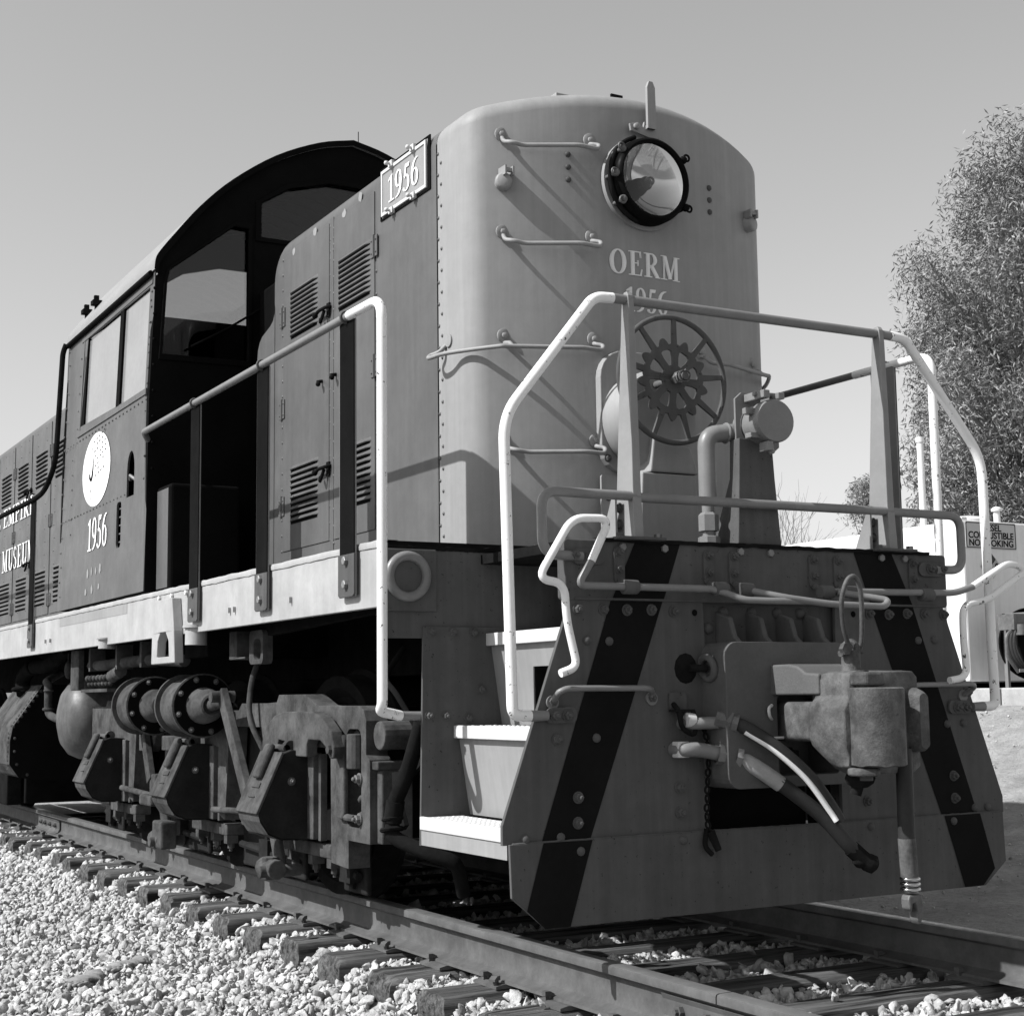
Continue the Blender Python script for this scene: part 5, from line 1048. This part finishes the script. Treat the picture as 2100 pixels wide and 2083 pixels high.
# a few stones lying on ties
P = np.array([(-.55, -.29, -.158), (-.32, -.72, -.155), (.02, -.25, -.156), (-.9, .2, -.155), (.35, .65, -.155), (-1.0, 2.1, -.155), (.5, -.7, -.156)]); sets.append(rocks(P, np.array([.02, .024, .018, .02, .022, .02, .02]), 2, 5))
bal = rockobj("ballast", sets); tag(bal, "pale crushed stone ballast around the ties", "ballast", kind="stuff")
P = np.stack([rng.uniform(1.6, 6.1, 2600), rng.uniform(-1, 9, 2600), np.zeros(2600)], -1); P[:, 2] = [gz(a, b)+.004 for a, b, _ in P]
tag(rockobj("loose_stones", [rocks(P, .004+.014*rng.random(2600)**3, 1, 91)]), "small loose stones strewn over the dirt bank at right", "stones", kind="stuff")
# ties with plates and spikes
def tie_mesh(seed):
    r = random.Random(seed); L, W_, H_ = TL, .112, .17; m = M(); nx_, ny_, nz_ = 44, 7, 5; pts = {}
    def P(i, j, k):
        x = -L+2*L*i/nx_; y = -W_+2*W_*j/ny_; z = -H_*k/nz_
        ex = (abs(x)/L)**8; 
        # rounded weathered edges
        ey = abs(y)/W_; ez = 1 if k == 0 else 0
        g = noise.noise((x*1.2+seed*7, y*28, z*28)); g2 = noise.noise((x*3+seed*3, y*60, z*60+5))
        y2 = y-math.copysign(.012*(1 if j in (0, ny_) and k == 0 else 0), y) + .006*noise.noise((x*2, k*3, seed+(9 if j == ny_ else 0)))*(1 if j in (0, ny_) else 0)
        z2 = z-(.010 if j in (0, ny_) and k == 0 else 0)-(.02*ex*r.random()*.4 if k == 0 else 0)+.007*g+.003*g2-(.02*max(0, noise.noise((x*1.0+seed, j*.6, 2))-.25) if k == 0 else 0)
        x2 = x*(1-.012*r.random()*(1 if i in (0, nx_) else 0))-(math.copysign(.012, x) if i in (0, nx_) and k == 0 else 0)
        return (x2, y2+.002*g2, z2)
    def grid(fn, a, b):
        base = [[fn(i, j) for j in range(b+1)] for i in range(a+1)]; vs = [p for row in base for p in row]; m.add(vs, [(i*(b+1)+j, (i+1)*(b+1)+j, (i+1)*(b+1)+j+1, i*(b+1)+j+1) for i in range(a) for j in range(b)])
    cache = {}
    def Q(i, j, k):
        if (i, j, k) not in cache: cache[(i, j, k)] = P(i, j, k)
        return cache[(i, j, k)]
    grid(lambda i, j: Q(i, j, 0), nx_, ny_)
    for jj in (0, ny_): grid(lambda i, k, jj=jj: Q(i, jj, k), nx_, nz_)
    for ii in (0, nx_): grid(lambda j, k, ii=ii: Q(ii, j, k), ny_, nz_)
    return m.mesh("railroad_tie", WOOD, 50)
tms = [tie_mesh(k+1) for k in range(9)]
pm = M().prism([(-.105, 0), (.105, 0), (.105, .010), (.075, .016), (-.075, .016), (-.105, .010)], 'Y', -.09, .09); pmesh = pm.mesh("tie_plate", RAILM)
sp = M().box(-.008, .008, -.008, .008, 0, .022); sp.prism([(-.012, .020), (.026, .018), (.026, .026), (.008, .036), (-.012, .036)], 'Y', -.013, .013); spm = sp.mesh("rail_spike", RAILM)
ORD = ["first", "second", "third", "fourth", "fifth", "sixth", "seventh", "eighth", "ninth", "tenth", "eleventh", "twelfth", "thirteenth", "fourteenth", "fifteenth", "sixteenth", "seventeenth", "eighteenth", "nineteenth", "twentieth", "twenty-first", "twenty-second", "twenty-third", "twenty-fourth", "twenty-fifth", "twenty-sixth", "twenty-seventh", "twenty-eighth", "twenty-ninth", "thirtieth", "thirty-first"]
for i, y in enumerate(TIES):
    o = put("railroad_tie", tms[i % 9], loc=(random.uniform(-.02, .02), y+random.uniform(-.012, .012), TZ), rot=(0, 0, random.uniform(-.02, .02)))
    tag(o, "weathered wooden tie, %s in the row counted from the bottom right corner" % ORD[i], "railroad tie", "wooden ties under the rails")
    for s in (-1, 1):
        pl = put("tie_plate", pmesh, o, loc=(s*.765, 0, .0), rot=(0, 0, 0 if s > 0 else PI), local=True)
        for dx, ry in ((.078, PI), (-.078, 0)):
            for dy in ((-.05,) if dx > 0 else (.05,)): put("rail_spike", spm, pl, loc=(dx, dy, .009), rot=(0, 0, ry), local=True)
        if i % 2: put("rail_spike", spm, pl, loc=(.09, .06, .009), rot=(0, 0, .5), local=True)
# rails
RH = [(-.036, -.010), (-.033, -.003), (-.024, 0), (.024, 0), (.033, -.003), (.036, -.010), (.036, -.030), (.030, -.036), (.010, -.044), (.008, -.06), (.008, -.115), (.014, -.132), (.035, -.142), (.068, -.150), (.070, -.160), (-.070, -.160), (-.068, -.150), (-.035, -.142), (-.014, -.132), (-.008, -.115), (-.008, -.06), (-.010, -.044), (-.030, -.036), (-.036, -.030)]
for s, lab in ((-1, "near steel rail running under the steps toward the bottom right corner"), (1, "far steel rail emerging from under the pilot at the right edge")):
    rl = thing("rail", lab, "rail", (s*.753, 2, -.16))
    cuts = [-9, -.66, 8.45, 30] if s < 0 else [-9, -3.2, 6.0, 30]
    for a, b in zip(cuts[:-1], cuts[1:]):
        m = M(); st = np.linspace(a+.003, b-.003, max(2, int((b-a)/.5))); nn_ = len(RH); vs = []
        for y in st: vs += [(s*.753+x, y, z) for x, z in RH]
        m.add(vs, [(i*nn_+k, i*nn_+(k+1) % nn_, (i+1)*nn_+(k+1) % nn_, (i+1)*nn_+k) for i in range(len(st)-1) for k in range(nn_)]+[tuple(range(nn_-1, -1, -1)), tuple((len(st)-1)*nn_+k for k in range(nn_))])
        seg = m.build("rail_length", RAILM, rl, 35)
        seg.data.materials.append(RAILT)
        for p in seg.data.polygons:
            if p.normal.z > .85 and p.center.z > -.002: p.material_index = 1
    for c in cuts[1:-1]:
        for sd_ in (-1, 1):
            jb = M().prism([(s*.753+sd_*.012, -.048), (s*.753+sd_*.032, -.042), (s*.753+sd_*.024, -.06), (s*.753+sd_*.022, -.11), (s*.753+sd_*.036, -.134), (s*.753+sd_*.062, -.146), (s*.753+sd_*.014, -.134)], 'Y', c-.42, c+.30).build("joint_bar", RAILM, rl, bevel=.002)
            for dy in (-.30, -.12, .06, .2): M().lathe([(.019, 0), (.019, .018), (.010, .018), (.010, .03), (0, .03)], (s*.753+sd_*.022, c+dy, -.086), (sd_, 0, 0), 6).build("joint_bolt", RAILM, jb)
# crumpled work glove on the ballast, stick
def crumple(c, L, W_, T_, rz, seed, n=24, k=12):
    vs = []; ca, sa = math.cos(rz), math.sin(rz)
    for i in range(n+1):
        t = i/n; e = min(1, 7*t, 7*(1-t))**.5; bend = .25*W_*math.sin(t*5+seed)
        for j in range(k):
            a = 2*PI*j/k; r_ = 1+.30*noise.noise((t*4, math.cos(a)*1.4, math.sin(a)*1.4+seed))+.16*noise.noise((t*13, math.cos(a)*3, math.sin(a)*3+seed))
            x = (t-.5)*L; y = W_*math.cos(a)*r_*e+bend; z = T_*(1+math.sin(a)*r_*e)+T_*.5*noise.noise((t*6, seed, 3)); vs.append((c[0]+x*ca-y*sa, c[1]+x*sa+y*ca, c[2]+z))
    return M().add(vs, [(i*k+j, i*k+(j+1) % k, (i+1)*k+(j+1) % k, (i+1)*k+j) for i in range(n) for j in range(k)])
def glove(label, c, rz, seed):
    g_ = thing("work_glove", label, "glove", c); c = Vector(c); d = Vector((math.cos(rz), math.sin(rz), 0)); q_ = Vector((-d.y, d.x, 0))
    crumple(c, .13, .048, .016, rz, seed).build("palm", CLOTH, g_, 60)
    crumple(c+d*.10, .09, .042, .018, rz+.2, seed+3).build("cuff", CLOTH, g_, 60)
    for k, o in enumerate((-.036, -.013, .011, .034)): crumple(c-d*(.095-.008*abs(k-1.5))+q_*o, .085, .0115, .009, rz+.12*(k-1.5), seed+10+k, 12, 8).build("finger", CLOTH, g_, 60)
    crumple(c-d*.03+q_*.06, .07, .013, .010, rz+.9, seed+20, 12, 8).build("thumb", CLOTH, g_, 60)
glove("crumpled pale work glove on the ballast, fingers pointing to the left edge", (-1.86, 2.66, -.365), .85, 1)
glove("crumpled work glove on the ballast, the one nearer the rail", (-1.62, 2.88, -.355), .55, 7)
st_ = M().prism([(-.12, -.012), (.10, -.018), (.13, -.004), (.06, .012), (-.10, .014)], 'Z', 0, .012); st_ = st_.build("wood_splinter", WOOD, None, bevel=.002); st_.location = (-1.2, 4.02, -.335); st_.rotation_euler = (.15, .1, 1.0)
tag(st_, "dark wood splinter lying beside the tie ends", "splinter")
# ================================================================== BACKGROUND, RIGHT
tk = thing("fuel_storage_tank", "white rectangular diesel storage tank behind the right handrails", "tank", (8.6, 8, .8))
body = M().box(7.6, 9.7, 6.42, 9.9, .97, 2.565).build("tank_shell", TANKM, tk, bevel=.02)
M().box(7.65, 7.85, 6.6, 9.7, .78, .968).box(9.4, 9.6, 6.6, 9.7, .78, .968).build("tank_skid", DARK, tk)
M().lathe([(.25, 0), (.25, .05), (.22, .08), (0, .09)], (8.05, 6.85, 2.565), (0, 0, 1), 28).build("tank_manhole", TANKM, tk, 40)
M().tube([(8.28, 6.6, 2.56), (8.28, 6.6, 2.70)], .035, 12).lathe([(.055, .14), (.055, .165), (.03, .185), (0, .19)], (8.28, 6.6, 2.56), (0, 0, 1), 14).build("tank_vent", TANKM, tk, 40)
M().box(7.63, 7.70, 6.45, 6.52, 2.565, 2.60).build("lifting_lug", TANKM, tk)
sg = plate(rrect(7.632, 8.335, 2.285, 2.555, .015), [], .006, XZ(6.415)).build("warning_sign", SIGNM, tk)
plate(rrect(7.640, 8.327, 2.293, 2.547, .014), [rrect(7.647, 8.320, 2.300, 2.540, .012)], .002, XZ(6.4105)).build("sign_border", DARK, sg)
def sans(txt, size, x, y, z, parent, name, mat=BLACK, sx=1):
    cu = bpy.data.curves.new(name, 'FONT'); cu.body = txt; cu.size = size; cu.align_x = 'CENTER'; cu.offset = .002; cu.extrude = .0008
    ob = bpy.data.objects.new(name, cu); COL.objects.link(ob); bpy.context.view_layer.update()
    me = bpy.data.meshes.new_from_object(ob.evaluated_get(bpy.context.evaluated_depsgraph_get())); bpy.data.objects.remove(ob); bpy.data.curves.remove(cu)
    for v in me.vertices: v.co = (x+v.co.x*sx, y-v.co.z, z+v.co.y)
    me.materials.clear(); me.materials.append(mat); return put(name, me, parent)
for k, tx in enumerate(("DIESEL", "COMBUSTIBLE", "NO SMOKING")): sans(tx, .092, 7.983, 6.410, 2.468-k*.077, sg, "sign_text", BLACK, 1.06)
dm = plate([(7.82, 2.11), (7.965, 2.255), (8.11, 2.11), (7.965, 1.965)], [], .006, XZ(6.415)).build("hazard_diamond", SIGNM, tk)
for k, (dx, dz, mt) in enumerate(((-.0725, 0, PIPE), (.0725, 0, CONC), (0, .0725, TRUCK), (0, -.0725, SIGNM))): plate([(7.965+dx-.066, 2.11+dz), (7.965+dx, 2.11+dz+.066), (7.965+dx+.066, 2.11+dz), (7.965+dx, 2.11+dz-.066)], [], .002, XZ(6.4108)).build("diamond_panel", mt, dm)
sans("2", .10, 7.8925, 6.4085, 2.075, dm, "diamond_text"); sans("0", .10, 8.0375, 6.4085, 2.075, dm, "diamond_text")
pole = M().tube([(8.93, 8.3, .78), (8.93, 8.3, 3.75)], .04, 12).lathe([(.05, 0), (.05, .06), (0, .07)], (8.93, 8.3, 3.72), (0, 0, 1), 12).build("vent_pole", TANKM, None, 40); tag(pole, "thin pale vent pole standing behind the tank before the big tree", "pole")
# hose reel
hr_ = thing("hose_reel", "black fuel hose reel on a steel frame in front of the storage tank", "hose reel", (8.0, 5.9, .88))
rc_ = Vector((8.02, 5.9, 1.33))
for dy in (-.12, .12): M().lathe([(.34, -.012), (.35, 0), (.34, .012), (.30, .006), (.10, .006), (.0, .006)], rc_+Vector((0, dy, 0)), (0.25, 1, 0), 44).build("reel_flange", BLACK, hr_, 40)
m = M()
for k in range(5):
    for r_ in (.24, .28): m.torus(rc_+Vector((0, -.08+.04*k, 0)), (0.25, 1, 0), r_, .02, 36, 8)
m.build("coiled_hose", RUBBER, hr_, 60)
M().lathe([(.12, -.16), (.13, -.15), (.13, -.12)], rc_, (0.25, 1, 0), 24).build("reel_hub", PIPE, hr_, 40)
M().box(7.74, 7.77, 5.70, 5.74, .885, 1.62).box(7.74, 7.77, 6.06, 6.10, .885, 1.62).box(7.74, 7.77, 5.70, 6.10, 1.59, 1.62).box(8.28, 8.31, 5.70, 5.74, .885, 1.62).box(7.5, 8.31, 5.69, 5.70, 1.05, 1.08).box(7.6, 8.4, 5.6, 6.2, .862, .884).build("reel_frame", PIPE, hr_)
M().box(7.52, 7.74, 5.75, 5.95, 1.45, 1.60).tube([(7.60, 5.74, 1.50), (7.60, 5.74, 1.40)], .05, 10).tube(fillet([(7.55, 5.8, 1.45), (7.46, 5.8, 1.40), (7.46, 5.8, 1.20), (7.6, 5.8, 1.05)], .05), .016, 8).build("fuel_meter", BOLT, hr_, 40)
sans("ree", .09, 8.05, 5.74, 1.50, hr_, "reel_lettering", LETTER)
# concrete slab with kerb face
for (y0, y1, lab) in ((-6, 4.68, "near length of concrete kerb along the tank slab"), (4.70, 14, "far length of concrete kerb along the tank slab, left of the joint")):
    k_ = M().box(6.16, 6.34, y0, y1, .60, .905).build("concrete_kerb", CONC, None, bevel=.012); tag(k_, lab, "kerb")
sl = M().box(6.342, 16, -6, 14, .60, .860).build("concrete_slab", CONC); tag(sl, kind="structure")
# small weed at the kerb
# ------------------------------------------------------------------ trees
def leafobj(name, pts, L, W_, droop, parent, seed, mat=LEAF):
    r = np.random.default_rng(seed); n = len(pts); d = r.normal(size=(n, 3)); d[:, 2] = d[:, 2]*.6-droop; d /= np.linalg.norm(d, axis=1)[:, None]
    s_ = np.cross(d, r.normal(size=(n, 3))); s_ /= np.linalg.norm(s_, axis=1)[:, None]; l = L*r.uniform(.6, 1.3, (n, 1)); w = W_*r.uniform(.7, 1.3, (n, 1))
    nn_ = np.cross(d, s_)
    A = np.stack([pts, pts+d*l*.5+s_*w+nn_*l*.06, pts+d*l, pts+d*l*.5-s_*w+nn_*l*.06], 1); F = (np.array([[0, 1, 2], [0, 2, 3]])[None]+np.arange(n)[:, None, None]*4).reshape(-1, 3)
    me = bpy.data.meshes.new(name); V = A.reshape(-1, 3); me.vertices.add(len(V)); me.vertices.foreach_set("co", V.ravel().astype(np.float32)); me.loops.add(F.size); me.loops.foreach_set("vertex_index", F.ravel().astype(np.int32))
    me.polygons.add(len(F)); me.polygons.foreach_set("loop_start", np.arange(0, F.size, 3, dtype=np.int32)); me.polygons.foreach_set("loop_total", np.full(len(F), 3, dtype=np.int32))
    a_ = me.attributes.new("rnd", 'FLOAT', 'POINT'); a_.data.foreach_set("value", np.repeat(r.uniform(.55, 1.5, n), 4).astype(np.float32)); me.update(calc_edges=True); me.materials.append(mat)
    return put(name, me, parent)
FR = Vector((fw.x, fw.y, 0)).normalized(); RT = Vector((rt.x, rt.y, 0)).normalized()
def tree(label, base, clumps, leaves, L, W_, seed, rad, trunk, droop=.5, th=.0):
    r = random.Random(seed); T = thing("tree", label, "tree", base)
    b = Vector(base); m = M(); top = Vector(base)+Vector((0, 0, max(c.z for c in clumps)-base[2]))*.8
    tp = [b+(top-b)*t+Vector((.25*math.sin(t*5+seed), .25*math.cos(t*4+seed), 0))*t for t in np.linspace(0, 1, 10)]
    m.tube(tp, [trunk*(1-.85*i/9) for i in range(10)], 10)
    for c in clumps:
        if r.random() < .8:
            k = max(1, min(8, int((c.z-b.z)/(top.z-b.z)*9*.7))); s0 = tp[k]; mid = (s0+c)/2+Vector((0, 0, .25)); m.tube([s0, mid, c], [trunk*.22, trunk*.13, .012], 5)
    m.build("trunk", BARK, T, 60)
    rr = np.random.default_rng(seed); P = []
    for c in clumps:
        n = int(leaves*r.uniform(.6, 1.4)); q_ = rr.normal(size=(n, 3)); q_ /= np.linalg.norm(q_, axis=1)[:, None]; q_ *= (rr.random((n, 1))**.5)*rad*r.uniform(.6, 1.25); q_[:, 2] *= 1.15
        P.append(q_+np.array(c))
    leafobj("crown", np.concatenate(P), L, W_, droop, T, seed+3)
    return T
def camu(px, D, z): # point at forward distance D and lateral pixel offset
    return Vector(mw.translation)+FR*D+RT*((px-1050)/3115.6*D*1.0)+Vector((0, 0, z-mw.translation.z))
edge = [(2.0, 1880), (3.4, 1875), (4.3, 1850), (5.25, 1860), (6.6, 1870), (7.3, 1845), (7.7, 1835), (8.2, 1870), (8.9, 1900), (9.2, 1965), (9.8, 1968), (10.6, 1957), (11.2, 2020)]
def edg(z):
    for a, b in zip(edge[:-1], edge[1:]):
        if a[0] <= z <= b[0]: return a[1]+(b[1]-a[1])*(z-a[0])/(b[0]-a[0])
    return 2050
random.seed(21); cl = []
while len(cl) < 400:
    z = random.uniform(2.0, 10.25); px0 = edg(z)+42; px1 = 2290+60*math.sin(z); 
    if px1 < px0: continue
    px = random.uniform(px0, px1); D = 26+random.uniform(-2.2, 2.2)
    if random.random() < .10*max(0, z-8.2): continue
    if noise.noise((px/70, z*.7, 4)) < -.30: continue
    cl.append(camu(px, D, z))
bs = camu(2140, 26, .7)
tree("tall dense leafy tree filling the right edge of the picture", (bs.x, bs.y, .7), cl, 330, .125, .0125, 5, .52, .30, .75)
random.seed(5); cl = [camu(random.gauss(1785, 17), 45+random.uniform(-1, 1), random.uniform(4.9, 7.0)) for _ in range(26)]+[camu(1822, 45, z) for z in (5.6, 6.2, 6.7)]
bs = camu(1790, 45, .5); tree("small distant tree between the pilot post and the big tree", (bs.x, bs.y, .5), cl, 420, .10, .016, 9, .42, .12, .4)
# bare shrub
bs = camu(1600, 30, .6); T = thing("bare_shrub", "leafless thin shrub behind the deck edge right of the receptacle stand", "shrub", (bs.x, bs.y, .6)); m = M(); rnd = random.Random(4)
def twig(p, d, L, r_, lev):
    e = p+d*L; m.tube([p, p+d*L*.5+Vector((rnd.gauss(0, .03), rnd.gauss(0, .03), 0)), e], [r_, r_*.8, r_*.5], 5)
    if lev:
        for _ in range(3): twig(p+d*L*rnd.uniform(.5, 1), (d+Vector((rnd.gauss(0, .45), rnd.gauss(0, .45), rnd.uniform(-.1, .4)))).normalized(), L*.62, r_*.5, lev-1)
for _ in range(5): twig(Vector(bs), Vector((rnd.gauss(0, .16), rnd.gauss(0, .16), 1)).normalized(), 2.3, .03, 3)
m.build("twigs", BARK, T, 60)
fl = thing("floodlight", "small round pale floodlight in front of the small distant tree", "lamp", tuple(camu(1768, 40, 1)))
fp = camu(1768, 40, 4.35); M().lathe([(.0, -.1), (.22, -.08), (.26, 0), (.24, .05), (0, .06)], fp, -FR, 20).build("lamp_head", TANKM, fl, 50); M().tube([fp-Vector((0, 0, 3.6)), fp-Vector((0, 0, .2))], .05, 8).build("lamp_post", TANKM, fl, 50)
